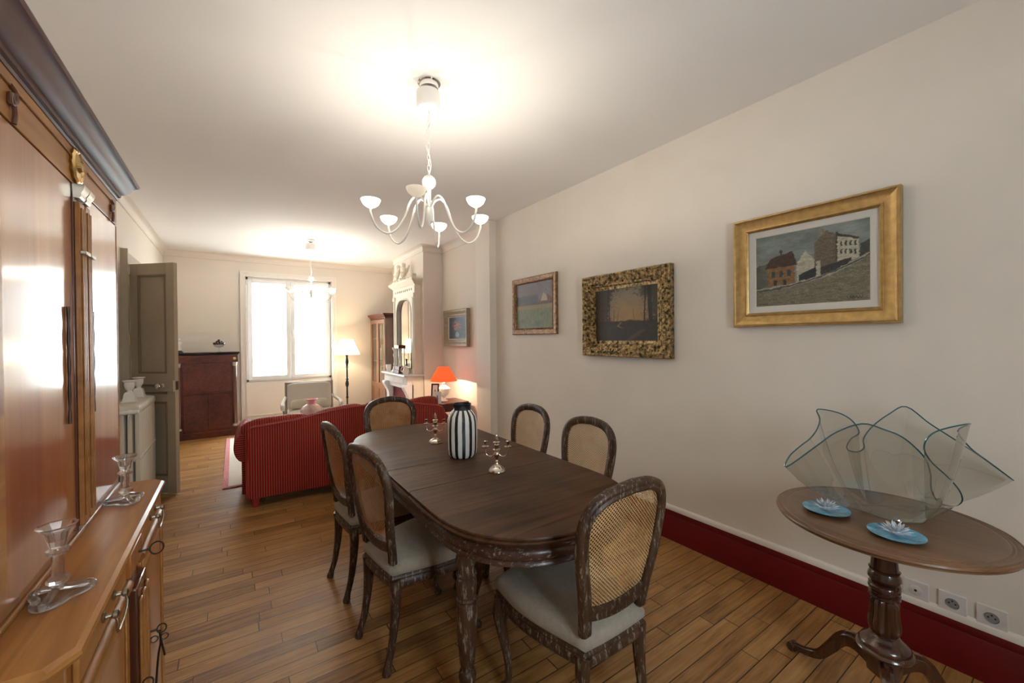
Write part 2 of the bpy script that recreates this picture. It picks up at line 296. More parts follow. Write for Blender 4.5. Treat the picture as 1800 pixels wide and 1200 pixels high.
# ------------------------------------------------------------------ mesh helpers
def cr_path(P, n=6, closed=False):
    """Catmull-Rom through the points (any tuple length)"""
    P = [np.array(p, float) for p in P]; out = []; N = len(P); m = N if closed else N-1
    for i in range(m):
        p1 = P[i]; p2 = P[(i+1) % N]
        p0 = P[(i-1) % N] if (closed or i > 0) else 2*p1-p2
        p3 = P[(i+2) % N] if (closed or i+2 < N) else 2*p2-p1
        for k in range(n):
            t = k/n
            out.append(.5*((2*p1)+(-p0+p2)*t+(2*p0-5*p1+4*p2-p3)*t*t+(-p0+3*p1-3*p2+p3)*t**3))
    if not closed: out.append(P[-1])
    return out
class MB:
    def __init__(s): s.v = []; s.f = []; s.mi = []; s.m = 0
    def add(s, V, Fc):
        b = len(s.v); s.v += [tuple(map(float, p)) for p in V]; s.f += [tuple(b+i for i in f) for f in Fc]; s.mi += [s.m]*len(Fc); return s
    def box(s, x0, x1, y0, y1, z0, z1):
        V = [(x, y, z) for x in (x0, x1) for y in (y0, y1) for z in (z0, z1)]
        return s.add(V, [(0, 1, 3, 2), (4, 6, 7, 5), (0, 4, 5, 1), (2, 3, 7, 6), (0, 2, 6, 4), (1, 5, 7, 3)])
    def quad(s, a, b, c, d): return s.add([a, b, c, d], [(0, 1, 2, 3)])
    def loft(s, rings, closed=True, cap=True, ends=False):
        n = len(rings[0]); V = [p for r in rings for p in r]; Fc = []
        for i in range(len(rings)-1):
            for j in range(n if closed else n-1):
                k = (j+1) % n; Fc.append((i*n+j, i*n+k, (i+1)*n+k, (i+1)*n+j))
        if ends:
            i = len(rings)-1
            for j in range(n): k = (j+1) % n; Fc.append((i*n+j, i*n+k, k, j))
        elif cap and closed:
            Fc.append(tuple(range(n))[::-1]); Fc.append(tuple((len(rings)-1)*n+j for j in range(n)))
        return s.add(V, Fc)
    def lathe(s, prof, c=(0, 0, 0), n=24, axis='Z', ang=2*pi, cap=False, flute=0, fn=0):
        rings = []
        for r, z in prof:
            ring = []
            for j in range(n):
                a = ang*j/n; rr = r*(1+flute*cos(fn*a)) if fn else r
                p = (rr*cos(a), rr*sin(a), z)
                if axis == 'Y': p = (p[0], p[2], p[1])
                if axis == 'X': p = (p[2], p[0], p[1])
                ring.append((c[0]+p[0], c[1]+p[1], c[2]+p[2]))
            rings.append(ring)
        return s.loft(rings, cap=cap or True)
    def sphere(s, c, r, n=12, m=8):
        if isinstance(r, (int, float)): r = (r, r, r)
        rings = [[(c[0]+r[0]*sin(pi*i/m)*cos(2*pi*j/n), c[1]+r[1]*sin(pi*i/m)*sin(2*pi*j/n), c[2]-r[2]*cos(pi*i/m)) for j in range(n)] for i in range(1, m)]
        return s.loft(rings)
    def sbox(s, c, h, e=.35, n=28, m=16, bulge=0):
        """super-ellipsoid cushion"""
        sg = lambda v, p: math.copysign(abs(v)**p, v)
        rings = []
        for i in range(m+1):
            ph = -pi/2+pi*(i+.02)/(m+.04); cz = sg(sin(ph), e); cc = sg(cos(ph), e)
            rings.append([(c[0]+h[0]*cc*sg(cos(2*pi*j/n), e), c[1]+h[1]*cc*sg(sin(2*pi*j/n), e), c[2]+h[2]*cz) for j in range(n)])
        return s.loft(rings)
    def tube(s, P, R, n=10, closed=False, sx=1, cap=True):
        P = [Vector(p[:3]) for p in P]; N = len(P)
        if isinstance(R, (int, float)): R = [R]*N
        rings = []; nrm = None
        for i in range(N):
            a = P[(i-1) % N] if (closed or i > 0) else P[i]; b = P[(i+1) % N] if (closed or i < N-1) else P[i]
            t = (b-a).normalized()
            if nrm is None:
                nrm = t.orthogonal().normalized()
                h = Vector((0, 0, 1)) if abs(t.z) < .9 else Vector((0, 1, 0))
                nrm = (h-t*h.dot(t)).normalized()
            else: nrm = (nrm-t*nrm.dot(t)).normalized()
            bn = t.cross(nrm); rings.append([tuple(P[i]+(nrm*cos(2*pi*j/n)+bn*sin(2*pi*j/n)*sx)*R[i]) for j in range(n)])
        return s.loft(rings, ends=closed, cap=cap)
    def sweep(s, P, prof, upv=(0, 0, 1), closed=False, side=None, scale=None):
        """prof: list of (a,b): a along side, b along upv-ish"""
        P = [Vector(p[:3]) for p in P]; N = len(P); rings = []
        for i in range(N):
            a = P[(i-1) % N] if (closed or i > 0) else P[i]; b = P[(i+1) % N] if (closed or i < N-1) else P[i]
            t = (b-a).normalized(); U = Vector(upv); sd = t.cross(U).normalized(); U2 = sd.cross(t).normalized()
            k = scale[i] if scale else 1
            rings.append([tuple(P[i]+sd*(x*k)+U2*(y*k)) for x, y in prof])
        return s.loft(rings, ends=closed)
    def grid(s, fn, nu, nv):
        V = [fn(i/nu, j/nv) for j in range(nv+1) for i in range(nu+1)]
        return s.add(V, [(j*(nu+1)+i, j*(nu+1)+i+1, (j+1)*(nu+1)+i+1, (j+1)*(nu+1)+i) for j in range(nv) for i in range(nu)])
    def build(s, name, mat, parent=None, world=False, smooth=True, bevel=0, ang=38, solid=0, sub=0, seg=2):
        me = bpy.data.meshes.new(name); V = s.v
        if world and parent:
            off = Vector((0, 0, 0)); q = parent
            while q: off += q.location; q = q.parent
            V = [(a-off.x, b-off.y, c-off.z) for a, b, c in V]
        me.from_pydata(V, [], s.f)
        bm = bmesh.new(); bm.from_mesh(me); bmesh.ops.recalc_face_normals(bm, faces=bm.faces); bm.to_mesh(me); bm.free()
        for m in (mat if isinstance(mat, (list, tuple)) else [mat]): me.materials.append(m)
        if isinstance(mat, (list, tuple)):
            for p, i in zip(me.polygons, s.mi): p.material_index = i
        if smooth: me.shade_smooth(); me.set_sharp_from_angle(angle=radians(ang))
        o = bpy.data.objects.new(name, me); col.objects.link(o)
        if parent: o.parent = parent
        if solid: md = o.modifiers.new('solid', 'SOLIDIFY'); md.thickness = solid; md.offset = 0
        if bevel: md = o.modifiers.new('bevel', 'BEVEL'); md.width = bevel; md.segments = seg; md.limit_method = 'ANGLE'; md.angle_limit = radians(40)
        if sub: md = o.modifiers.new('sub', 'SUBSURF'); md.levels = sub; md.render_levels = sub
        return o
def tag(o, label=None, cat=None, group=None, kind=None):
    if label: o['label'] = label
    if cat: o['category'] = cat
    if group: o['group'] = group
    if kind: o['kind'] = kind
    return o
def thing(name, label, cat, loc=(0, 0, 0), rz=0, group=None):
    o = bpy.data.objects.new(name, None); o.empty_display_size = .05; col.objects.link(o); o.location = loc; o.rotation_euler = (0, 0, rz)
    return tag(o, label, cat, group)
def copy_tree(o, parent=None):
    c = o.copy(); col.objects.link(c); c.parent = parent
    for ch in list(o.children):
        if ch is not c: copy_tree(ch, c)
    return c
def B(*a): return MB().box(*a)
def struct(name, mb, mat, parent=None, **k):
    o = mb.build(name, mat, parent, **k)
    if not parent: o['kind'] = 'structure'
    return o

# ------------------------------------------------------------------ the room
XL, XR, XF, YB, YN, H = -.85, 2.53, 2.56, 7.85, -1.3, 2.78
struct('floor', B(XL-.2, 2.9, YN-.2, YB+.25, -.1, 0), FLOOR, smooth=False)
struct('ceiling', B(XL-.2, 2.9, YN-.2, YB+.25, H, H+.1), CEIL, smooth=False)
m = MB()
DY0, DY1, DZ = 5.22, 6.1, 2.16      # doorway in the left wall
m.box(XL-.15, XL, YN-.2, DY0, 0, H); m.box(XL-.15, XL, DY1, YB+.2, 0, H); m.box(XL-.15, XL, DY0, DY1, DZ, H)
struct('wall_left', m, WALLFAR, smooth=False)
m = B(XR, XR+.2, YN-.2, 4.02, 0, H); struct('wall_right', m, WALL, smooth=False)
struct('wall_pier', B(2.44, XR+.2, 4.021, 4.34, 0, H), WALL, smooth=False)
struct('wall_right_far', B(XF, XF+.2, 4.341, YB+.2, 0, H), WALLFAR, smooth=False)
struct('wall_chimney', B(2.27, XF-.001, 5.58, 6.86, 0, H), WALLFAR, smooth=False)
WX0, WX1, WZ0, WZ1 = .165, 1.455, .74, 2.46
m = MB(); m.box(XL-.15, WX0, YB, YB+.3, 0, H); m.box(WX1, 2.8, YB, YB+.3, 0, H); m.box(WX0, WX1, YB, YB+.3, WZ1, H); m.box(WX0, WX1, YB+.13, YB+.3, 0, WZ0)
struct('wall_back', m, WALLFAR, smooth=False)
NX0, NX1, NZ0, NZ1 = .3, 1.05, 1.1, 2.0
m = MB(); m.box(XL-.15, NX0, YN-.2, YN, 0, H); m.box(NX1, 2.8, YN-.2, YN, 0, H); m.box(NX0, NX1, YN-.2, YN, NZ1, H); m.box(NX0, NX1, YN-.2, YN, 0, NZ0)
struct('wall_near', m, WALL, smooth=False)
# cove and picture moulding of the far room
m = MB(); zc = 2.68
cov = [(0, 0), (.012, -.002), (.016, .008), (.008, .014), (.010, .05), (.03, .085), (.07, .1), (0, .1)]
def moulding(P, prof, name, mat):
    mm = MB(); mm.sweep(P, prof); return struct(name, mm, mat, ang=50)
def run(name, path, prof, mat, z):
    """2-D path with mitred corners; profile (out, up), room on the left of the path"""
    P = [Vector((x, y)) for x, y in path]; rings = []
    for i, p in enumerate(P):
        d0 = (p-P[i-1]).normalized() if i > 0 else (P[1]-p).normalized(); d1 = (P[i+1]-p).normalized() if i < len(P)-1 else d0
        n0 = Vector((-d0.y, d0.x)); n1 = Vector((-d1.y, d1.x)); b = (n0+n1); b = b/ max(.2, b.dot(n0)) if b.length > 0 else n0
        rings.append([(p.x+b.x*a, p.y+b.y*a, z+c) for a, c in prof])
    return struct(name, MB().loft(rings), mat, ang=50)
cov2 = [(0, 0), (.014, -.002), (.018, .006), (.010, .012), (.012, .05), (.03, .08), (.06, .1), (0, .1)]
run('trim_1', [(2.44, 4.341), (2.44, 4.341), (XF, 4.342), (XF, 5.58), (2.27, 5.58), (2.27, 6.86), (XF, 6.86), (XF, YB), (XL, YB), (XL, YN)][2:], cov2, WALLFAR, H-.1)
# baseboards
bb = [(0, 0), (.022, 0), (.022, .165), (.018, .172), (.022, .18), (.014, .205), (0, .205)]
run('baseboard_right', [(XR, YN), (XR, 4.02), (2.44, 4.02), (2.44, 4.34)], bb, REDP, 0)
run('baseboard_right_cap', [(XR, YN), (XR, 4.02), (2.44, 4.02)], [(0, .206), (.014, .206), (.014, .228), (.006, .238), (0, .240)], TRIM, 0)['kind'] = 'structure'
bpy.data.objects['baseboard_right_cap'].name = 'trim_2'
bc = [(0, 0), (.018, 0), (.018, .12), (.01, .14), (0, .14)]
run('baseboard_right_far', [(XF, 4.342), (XF, 5.58), (2.27, 5.58), (2.27, 5.60)], bc, TRIM, 0)
run('baseboard_back', [(XF, YB), (1.57, YB)], bc, TRIM, 0)
run('baseboard_back_left', [(.08, YB), (XL, YB), (XL, DY1+.1)], bc, TRIM, 0)
run('baseboard_left', [(XL, DY0-.2), (XL, YN)], bc, TRIM, 0)
# window casing and panel below the sill
def casing(name, x0, x1, z0, z1, y, wd, mat, d=1):
    mm = MB()
    for k, (a, b, t) in enumerate(((0, wd, .02), (wd*.62, wd, .032), (0, wd*.15, .028))):
        mm.box(x0-b, x0-a, y-t*d, y, z0, z1+b); mm.box(x1+a, x1+b, y-t*d, y, z0, z1+b); mm.box(x0-a, x1+a, y-t*d, y, z1+a, z1+b)
    return struct(name, mm, mat, smooth=False)
casing('trim_3', WX0, WX1, .14, WZ1, YB, .075, CASING)
m = B(WX0+.001, WX1-.001, YB+.10, YB+.129, .0, .735)
for a, b in ((.10, .12),): m.box(WX0+.001, WX1-.001, YB+.085, YB+.10, 0, .16)
m.box(WX0+.001, WX1-.001, YB+.085, YB+.1, .175, .19)
struct('trim_4', m, CASING, smooth=False)
# the window itself: frame, two sashes with panes, handle, hinges
def window(name, x0, x1, z0, z1, y, d):
    t = thing(name, None, None, ((x0+x1)/2, y, z0)); t['kind'] = 'structure'
    def bx(a0, a1, d0, d1, c0, c1):
        lo, hi = sorted((y+d*d0, y+d*d1)); return (a0, a1, lo, hi, c0, c1)
    fr = MB(); fw_ = .04
    fr.box(*bx(x0, x0+fw_, 0, .07, z0, z1)); fr.box(*bx(x1-fw_, x1, 0, .07, z0, z1)); fr.box(*bx(x0, x1, 0, .07, z1-fw_, z1)); fr.box(*bx(x0, x1, 0, .07, z0, z0+fw_))
    fr.build('window_frame', PVC, t, world=True, smooth=False, bevel=.004)
    mid = (x0+x1)/2; sw = .062
    for k, (a, b) in enumerate(((x0+fw_-.012, mid-.002), (mid+.002, x1-fw_+.012))):
        s = MB(); c0, c1 = z0+fw_-.012, z1-fw_+.012
        s.box(*bx(a, a+sw, -.02, .045, c0, c1)); s.box(*bx(b-sw, b, -.02, .045, c0, c1)); s.box(*bx(a+sw, b-sw, -.02, .045, c1-sw, c1)); s.box(*bx(a+sw, b-sw, -.02, .045, c0, c0+sw))
        so = s.build('window_sash', PVC, t, world=True, smooth=False, bevel=.005)
        MB().box(*bx(a+sw-.005, b-sw+.005, .008, .014, c0+sw-.005, c1-sw+.005)).build('window_pane', PANE, so, world=True, smooth=False)
    h = MB(); h.box(*bx(mid+.012, mid+.04, -.034, -.02, z0+.78, z0+.86)); h.box(*bx(mid+.018, mid+.034, -.05, -.034, z0+.74, z0+.86))
    h.build('window_handle', WHITEP, t, world=True, bevel=.003)
    for zz in (.12, .6, 1.15, 1.6):
        if z0+zz < z1: B(*bx(x0+.006, x0+.024, -.03, 0, z0+zz, z0+zz+.06)).build('hinge', WHITEP, t, world=True, bevel=.003)
    return t
window('window_1', WX0, WX1, WZ0, WZ1, YB+.10, 1)
window('window_2', NX0, NX1, NZ0, NZ1, YN-.06, -1)
# doorway in the left wall, casing and the open leaf; a pale lobby wall behind it
m = MB(); m.box(XL, XL+.035, DY0-.10, DY0, 0, DZ+.10); m.box(XL, XL+.035, DY1, DY1+.1, 0, DZ+.1); m.box(XL, XL+.035, DY0, DY1, DZ, DZ+.1)
m.box(XL, XL+.05, DY0-.115, DY0-.09, 0, DZ+.12); m.box(XL-.149, XL, DY0, DY0+.02, 0, DZ); m.box(XL-.149, XL, DY1-.02, DY1, 0, DZ)
struct('trim_5', m, DOORP, smooth=False)
struct('wall_lobby', B(XL-1.3, XL-1.25, 4.6, 7, -.02, H), WALLFAR, smooth=False)
struct('wall_lobby_far', B(XL-1.25, XL-.151, 6.9, 6.95, -.02, H), WALLFAR, smooth=False)
struct('wall_lobby_near', B(XL-1.25, XL-.151, 4.6, 4.65, -.02, H), WALLFAR, smooth=False)
struct('ceiling_lobby', B(XL-1.3, XL-.201, 4.6, 6.95, H, H+.05), CEIL, smooth=False)
struct('floor_lobby', B(XL-1.3, XL-.201, 4.6, 6.95, -.1, 0), FLOOR, smooth=False)
hinge = Vector((-.80, 5.175)); free = Vector((-.452, 4.852)); dv = free-hinge; Ld = dv.length
t = thing('door_1', None, None, (hinge.x, hinge.y, 0), atan2(dv.y, dv.x)); t['kind'] = 'structure'
T = .036; rails = [(.0, .17), (.86, .93), (1.02, 1.12), (2.04, 2.145)]; zb = .012
m = MB(); st = .085
m.box(0, st, 0, T, zb, 2.145); m.box(Ld-st, Ld, 0, T, zb, 2.145)
for a, b in rails: m.box(st, Ld-st, 0, T, max(a, zb), b)
m.build('door_frame', DOORP, t, smooth=False, bevel=.002)
for (a, b) in ((.17, .86), (.93, 1.02), (1.12, 2.04)):
    p = B(st, Ld-st, .012, T-.012, a, b).build('door_panel', DOORP, t, smooth=False)
    q = MB()
    for y0, y1 in ((-.004, .012), (T-.012, T+.004)):
        q.box(st, st+.018, y0, y1, a, b); q.box(Ld-st-.018, Ld-st, y0, y1, a, b); q.box(st, Ld-st, y0, y1, a, a+.018); q.box(st, Ld-st, y0, y1, b-.018, b)
    q.build('panel_moulding', DOORM, p, smooth=False, bevel=.003)
m = B(Ld-.17, Ld-.0, -.018, 0, .955-.0, 1.06); m.build('lock_case', DOORP, t, bevel=.003)
m = MB().lathe([(.004, 0), (.022, -.004), (.010, -.012), (.008, -.03), (.024, -.04), (.027, -.052), (.016, -.066), (.002, -.07)], (Ld-.11, -.018, 1.01), 16, 'Y')
m.build('door_knob', CHROME, t)
B(Ld-.002, Ld+.0015, .006, T-.006, .97, 1.05).build('latch_plate', IRON, t)
for z in (.25, 1.39, 1.95): MB().lathe([(.008, z), (.008, z+.09)], (-.004, -.006, 0), 10).build('hinge', BRASS, t)

# ------------------------------------------------------------------ outside the far window
struct('ground_outside', B(-14, 16, YB+.31, 30, -.9, -.8), pr('pale_gravel', (.62, .60, .56), .9), smooth=False)
m = MB(); m.box(-12, 14, 19, 19.3, -.8, 9)
o = m.build('facade', pr('pale_render', (.85, .83, .80), .9), None, smooth=False); tag(o, 'pale rendered house front far outside the window', 'building')
t = thing('garage_gate', 'blue slatted gate seen low through the left window pane', 'gate', (.78, 13, -.8))
m = MB()
for i in range(9): m.box(.46+i*.072, .46+i*.072+.066, 13, 13.03, -.78, .85)
m.build('slat_panel', pr('blue_gate_paint', (.10, .28, .36), .6), t, world=True, smooth=False)
B(.42, .46, 12.97, 13.06, -.8, .9).build('post', WHITEP, t, world=True); B(1.11, 1.15, 12.97, 13.06, -.8, .9).build('post', WHITEP, t, world=True)
random.seed(5)
t = thing('garden_shrub', 'green garden shrub seen low through the right window pane', 'shrub', (1.75, 12.6, -.8))
m = MB()
for i in range(420):
    a = random.random()*6.28; rr = .38*random.random()**.5; z = random.random()*1.35+.15
    c = Vector((rr*cos(a)*1.1, rr*sin(a)*.8, z)); d = Vector((random.uniform(-1, 1), random.uniform(-1, 1), random.uniform(-.3, 1))).normalized()*.07; e = d.cross(Vector((random.random(), random.random(), .3))).normalized()*.025
    m.quad(c-d, c+e, c+d, c-e)
m.build('foliage', pr('leaf_green', (.06, .12, .05), .7, var=.3), t, smooth=False)
MB().tube([(0, 0, 0), (.02, 0, .5), (.0, .03, 1.1)], [.03, .02, .01]).build('stem', OAK, t)

# ------------------------------------------------------------------ dining table
TX, TY, TA, TS, TE = 1.045, 2.035, .43, .57, .445    # half width, straight half length, end depth
P_ = 2.35
def outl(off, t, sgn):
    """t 0..1 from the end of the straight side to the tip"""
    a = t*pi/2; return (TA+off)*cos(a)**(2/P_), sgn*(TS+(TE+off)*sin(a)**(2/P_))
def slab(m, ks, z_off, x_at=None):
    """loft cross-sections, ks = stations; z_off = list of (off, z) for the left edge from underside to top"""
    rings = []
    for kk in ks:
        L_, R_ = [], []
        for off, z in z_off:
            if isinstance(kk, tuple): X, Y = outl(off, kk[0], kk[1])
            else: X, Y = TA+off, kk
            L_.append((-X, Y, z)); R_.append((X, Y, z))
        rings.append(L_+R_[::-1])
    m.loft(rings)
EDG = [(-.03, .728), (-.006, .728), (.0, .733), (.004, .739), (.000, .744), (-.006, .746), (-.006, .749), (-.002, .752), (-.004, .757), (-.012, .760)]
t = thing('dining_table', 'long dark oak dining table with rounded ends and turned legs, candelabra on top', 'table', (TX, TY, 0))
ends = [.0, .08, .16, .24, .32, .4, .5, .6, .7, .8, .88, .94, .98, .9995]
def endst(s): return [(e, s) for e in ends]
for name, ks in (('tabletop_end', [-.331]+[-.57]+endst(-1)), ('tabletop_end', [.331, .57]+endst(1))):
    m = MB(); slab(m, ks, EDG); m.build(name, TABLEW, t, ang=30)
for a, b in ((-.327, -.002), (.002, .327)):
    m = MB(); slab(m, [a, b], EDG); m.build('table_leaf', TABLEW, t, ang=30)
APR = [(-.045, .728), (-.030, .727), (-.024, .72), (-.030, .712), (-.032, .705), (-.026, .70), (-.022, .69), (-.022, .672), (-.027, .667), (-.020, .662), (-.018, .652), (-.026, .646), (-.045, .646)]
m = MB(); rings = []
st_ = [(TS, 1, e) for e in ends]+[(TS, 2, e) for e in ends[::-1]]
for sgn, seq in ((1, ends[1:]), (2, ends[::-1]), (3, ends[1:]), (4, ends[::-1])):
    for e in seq:
        ring = []
        for off, z in APR:
            X, Y = outl(off, e, 1)
            X, Y = {1: (X, Y), 2: (-X, Y), 3: (-X, -Y), 4: (X, -Y)}[sgn]
            ring.append((X, Y, z))
        rings.append(ring)
m.loft(rings, ends=True); m.build('apron', TABLER, t, ang=45)
legp = [(.0, .0), (.022, .0), (.026, .012), (.020, .03), (.018, .04), (.030, .055), (.034, .07), (.030, .09), (.022, .10), (.026, .105), (.030, .12), (.034, .14), (.030, .158), (.026, .162), (.023, .175), (.028, .19), (.035, .26), (.040, .33), (.0415, .39), (.038, .418), (.030, .425), (.036, .432), (.040, .436), (.034, .443), (.037, .46), (.0405, .49), (.037, .512), (.030, .518), (.038, .524), (.040, .530), (.032, .537), (.030, .55), (.037, .575), (.039, .595), (.031, .615), (.028, .622), (.037, .63), (.038, .64), (.028, .645), (.0, .646)]
for x, y in ((-.325, -.66), (.325, -.66), (-.295, .79), (.295, .79), (0, .06)):
    m = MB().lathe(legp[1:-1], (x, y, 0), 28); m.box(x-.038, x+.038, y-.038, y+.038, .646, .727); m.build('leg', TABLEL, t)

# ------------------------------------------------------------------ dining chairs
def make_chair():
    t = thing('dining_chair', 'x', 'chair')
    def seat_w(s):   # half width along depth s 0..1 (back..front)
        return .148+.064*sin(min(1, s/.72)*pi/2)**1.1 - (.012*(s-.72)/.28 if s > .72 else 0)
    def ring(k, z, inset=0, y0=-.012, y1=.455):
        pts = []; n = 14
        for i in range(n+1): s = i/n; pts.append((seat_w(s)-inset, y0+inset+(y1-y0-2*inset)*s, z))
        nf = 8
        fr = []
        for i in range(1, nf):
            u = 1-2*i/nf; fr.append((u*(seat_w(1)-inset), y1-inset+.028*(1-u*u), z))
        L_ = [(-x, y, zz) for x, y, zz in pts[::-1]]
        bk = [(u*(seat_w(0)-inset), y0+inset-.006*(1-u*u), z) for u in (-.5, 0, .5)]
        return pts+fr+L_+bk
    m = MB(); m.loft([ring(0, z, i) for z, i in ((.350, .012), (.347, .004), (.360, -.002), (.375, .0), (.383, .005), (.390, .002), (.400, .006), (.405, .012))]); m.build('seat_rail', CHAIRW, t)
    m = MB()
    m.loft([ring(0, z, i) for z, i in ((.399, .010), (.412, .000), (.434, .000), (.452, .009), (.465, .028), (.475, .058), (.480, .09), (.483, .12), (.484, .143))])
    m.build('seat', LINEN, t, ang=70)
    for s in (-1, 1):
        P = cr_path([(s*.182, .415, .375, .028), (s*.192, .428, .325, .030), (s*.189, .420, .25, .022), (s*.176, .405, .16, .017), (s*.170, .400, .08, .014), (s*.172, .408, .035, .015), (s*.178, .420, .014, .021), (s*.180, .426, .001, .018)], 5)
        MB().tube(P, [p[3] for p in P], 12).build('leg', CHAIRW, t)
        P = cr_path([(s*.138, .006, .385, .026), (s*.140, .010, .33, .025), (s*.141, .004, .22, .020), (s*.143, -.012, .11, .016), (s*.147, -.030, .045, .015), (s*.150, -.038, .012, .019), (s*.150, -.040, .001, .017)], 5)
        MB().tube(P, [p[3] for p in P], 12).build('leg', CHAIRW, t)
    # back frame
    def bend(x, z):
        k = (z-.43)/.53; return -.010-.070*k**1.2-.020*(1-(x/.2)**2)*min(1, max(0, (z-.5)/.15))+.012
    half = [(.133, .375), (.135, .44), (.143, .52), (.160, .61), (.178, .70), (.188, .78), (.187, .835), (.170, .880), (.134, .910), (.080, .928), (.0, .936)]
    P2 = cr_path(half, 4); P2 = [tuple(p) for p in P2]+[(-p[0], p[1]) for p in P2[-2::-1]]
    path = [(x, bend(x, z), z) for x, z in P2]
    prof = [(-.022, -.010), (-.020, .010), (-.010, .016), (-.002, .011), (.004, .016), (.014, .015), (.022, .008), (.022, -.010), (.014, -.015), (-.014, -.015)]
    m = MB(); m.sweep(path, prof, upv=(0, -1, 0)); m.build('back_frame', CHAIRW, t, ang=50)
    P3 = [(.150*u, bend(.15*u, .53)+.002, .535-.026*(1-u*u)) for u in [i/8-1 for i in range(17)]]
    m = MB(); m.sweep(P3, [(-.026, -.010), (-.022, .012), (-.008, .015), (.004, .010), (.018, .014), (.026, .004), (.024, -.012), (-.016, -.014)], upv=(0, -1, 0)); m.build('lower_rail', CHAIRW, t, ang=50)
    zs = [p[1] for p in half]; xs = [p[0] for p in half]
    hp = sorted([(p[1], p[0]) for p in cr_path(half, 8)])
    def wid(z): return float(np.interp(z, [h[0] for h in hp], [h[1] for h in hp]))
    def fn(u, v):
        z = .52+(.927-.52)*v; wv = max(.0, wid(z)-.010); x = (2*u-1)*wv; return (x, bend(x, z)+.001, z)
    m = MB().grid(fn, 16, 24); m.build('cane_panel', CANE, t)
    return t
proto = make_chair()
GC = 'cane-back chairs round the dining table'
CH = [((.535, 1.87), -82, 'cane-back chair at the long left side of the table, nearer the camera'),
      ((.512, 2.475), -85, 'cane-back chair at the left side of the table, farther back beside the red sofa'),
      ((1.035, 3.21), 180, 'cane-back chair at the far end of the table in front of the striped sofa'),
      ((1.645, 2.27), 90, 'cane-back chair by the right wall, farther of the two there'),
      ((1.635, 1.70), 90, 'cane-back chair by the right wall, nearer of the two there'),
      ((1.066, .955), 0, 'large foreground cane-back chair at the near end of the table')]
for i, ((x, y), a, lab) in enumerate(CH):
    o = proto if i == 0 else copy_tree(proto)
    o.location = (x, y, 0); o.rotation_euler.z = radians(a); o['label'] = lab; o['group'] = GC

# ------------------------------------------------------------------ things on the dining table
t = thing('striped_vase', 'black and white vertically striped ceramic vase in the middle of the table', 'vase', (1.055, 2.05, .7602))
pv = [(.060, .0), (.070, .004), (.080, .02), (.084, .05), (.085, .10), (.085, .16), (.083, .20), (.076, .230), (.062, .250), (.050, .262), (.048, .275), (.051, .290), (.053, .296), (.047, .296), (.044, .285), (.043, .27), (.05, .25), (.065, .22), (.072, .18), (.072, .03), (.01, .012)]
MB().lathe([(.01, .001)]+pv, (0, 0, 0), 40).build('vase_body', STRV, t, ang=60)
def candelabra(loc, rz, label, sq, sc_=1):
    t = thing('candelabra', label, 'candelabra', loc, rz, 'silver candelabra on the table')
    n = 6 if sq else 28
    base = [(.002, 0), (.040, 0), (.043, .004), (.041, .010), (.034, .018), (.024, .026), (.012, .032), (.008, .04), (.007, .046)]
    MB().lathe(base, (0, 0, 0), n).build('base', SILVER, t, ang=30)
    stem = [(.006, .045), (.009, .05), (.006, .055), (.006, .062), (.013, .078), (.014, .088), (.009, .098), (.006, .102), (.018, .106), (.020, .109), (.010, .112), (.012, .125), (.013, .132), (.008, .140), (.018, .143), (.019, .146), (.007, .150), (.009, .160), (.007, .166), (.009, .174), (.005, .184), (.002, .192)]
    MB().lathe(stem, (0, 0, 0), 16).build('stem', SILVER, t)
    for s in (-1, 1):
        P = cr_path([(s*.010, 0, .086), (s*.028, 0, .074), (s*.050, 0, .082), (s*.057, 0, .105), (s*.056, 0, .118)], 6)
        a = MB().tube(P, .0022, 8).build('arm', SILVER, t)
        MB().lathe([(.002, .116), (.017, .121), (.018, .124), (.007, .125), (.0065, .128), (.007, .140), (.010, .148), (.011, .150), (.0085, .150), (.006, .142), (.001, .141)], (s*.056, 0, 0), 16 if not sq else 8).build('candle_cup', SILVER, a)
    t.scale = (sc_,)*3
    return t
candelabra((1.05, 2.41, .7602), radians(-35), 'silver candelabra with faceted base behind the striped vase', True)
candelabra((1.072, 1.713, .7602), radians(-38), 'silver candelabra with round base in front of the striped vase', False)

# ------------------------------------------------------------------ buffet (two-part cupboard) on the left
FX = -.242      # front face of the lower body
by0, by1 = .97, 2.03
t = thing('buffet', 'tall honey walnut two-part buffet with glossy doors, filling the left edge', 'cupboard', (-.53, 1.5, 0))
m = MB(); m.box(XL+.03, FX, by0+.03, by1-.02, .06, .87); m.build('lower_body', HONEY, t, world=True, bevel=.003)
m = MB(); m.box(XL+.03, FX+.012, by0+.02, by1-.01, 0, .075); m.build('plinth', HONEY, t, world=True, bevel=.006)
top = [(0, 0), (.004, .0), (.014, .006), (.018, .014), (.016, .022), (.008, .026), (.006, .028), (0, .029)]
m = MB(); rr = []
for o_, z in ((.0, .871), (.008, .872), (.018, .878), (.022, .886), (.020, .893), (.012, .899), (.0, .9)):
    rr.append([(XL+.02, by0-o_, z), (FX+o_-.03, by0-o_, z), (FX+o_, by0+.03-o_*.4, z), (FX+o_, by1-.03+o_*.4, z), (FX+o_-.03, by1+o_, z), (XL+.02, by1+o_, z)])
m.loft(rr); m.build('counter', HONEYT, t, world=True, ang=25)
MB().box(XL+.05, -.345, 1.02, 2.02, .9003, .912).build('upper_base_moulding', HONEY, t, world=True, bevel=.004)
m = MB()
P = [(FX+.012, by0+.04, .800), (FX+.012, by1-.03, .800)]
m.lathe([(.014, by0+.045), (.014, 1.43)], (FX+.006, 0, .790), 14, 'Y'); m.lathe([(.014, 1.60), (.014, by1-.03)], (FX+.006, 0, .790), 14, 'Y')
m.build('rounded_moulding', HONEY, t, world=True)
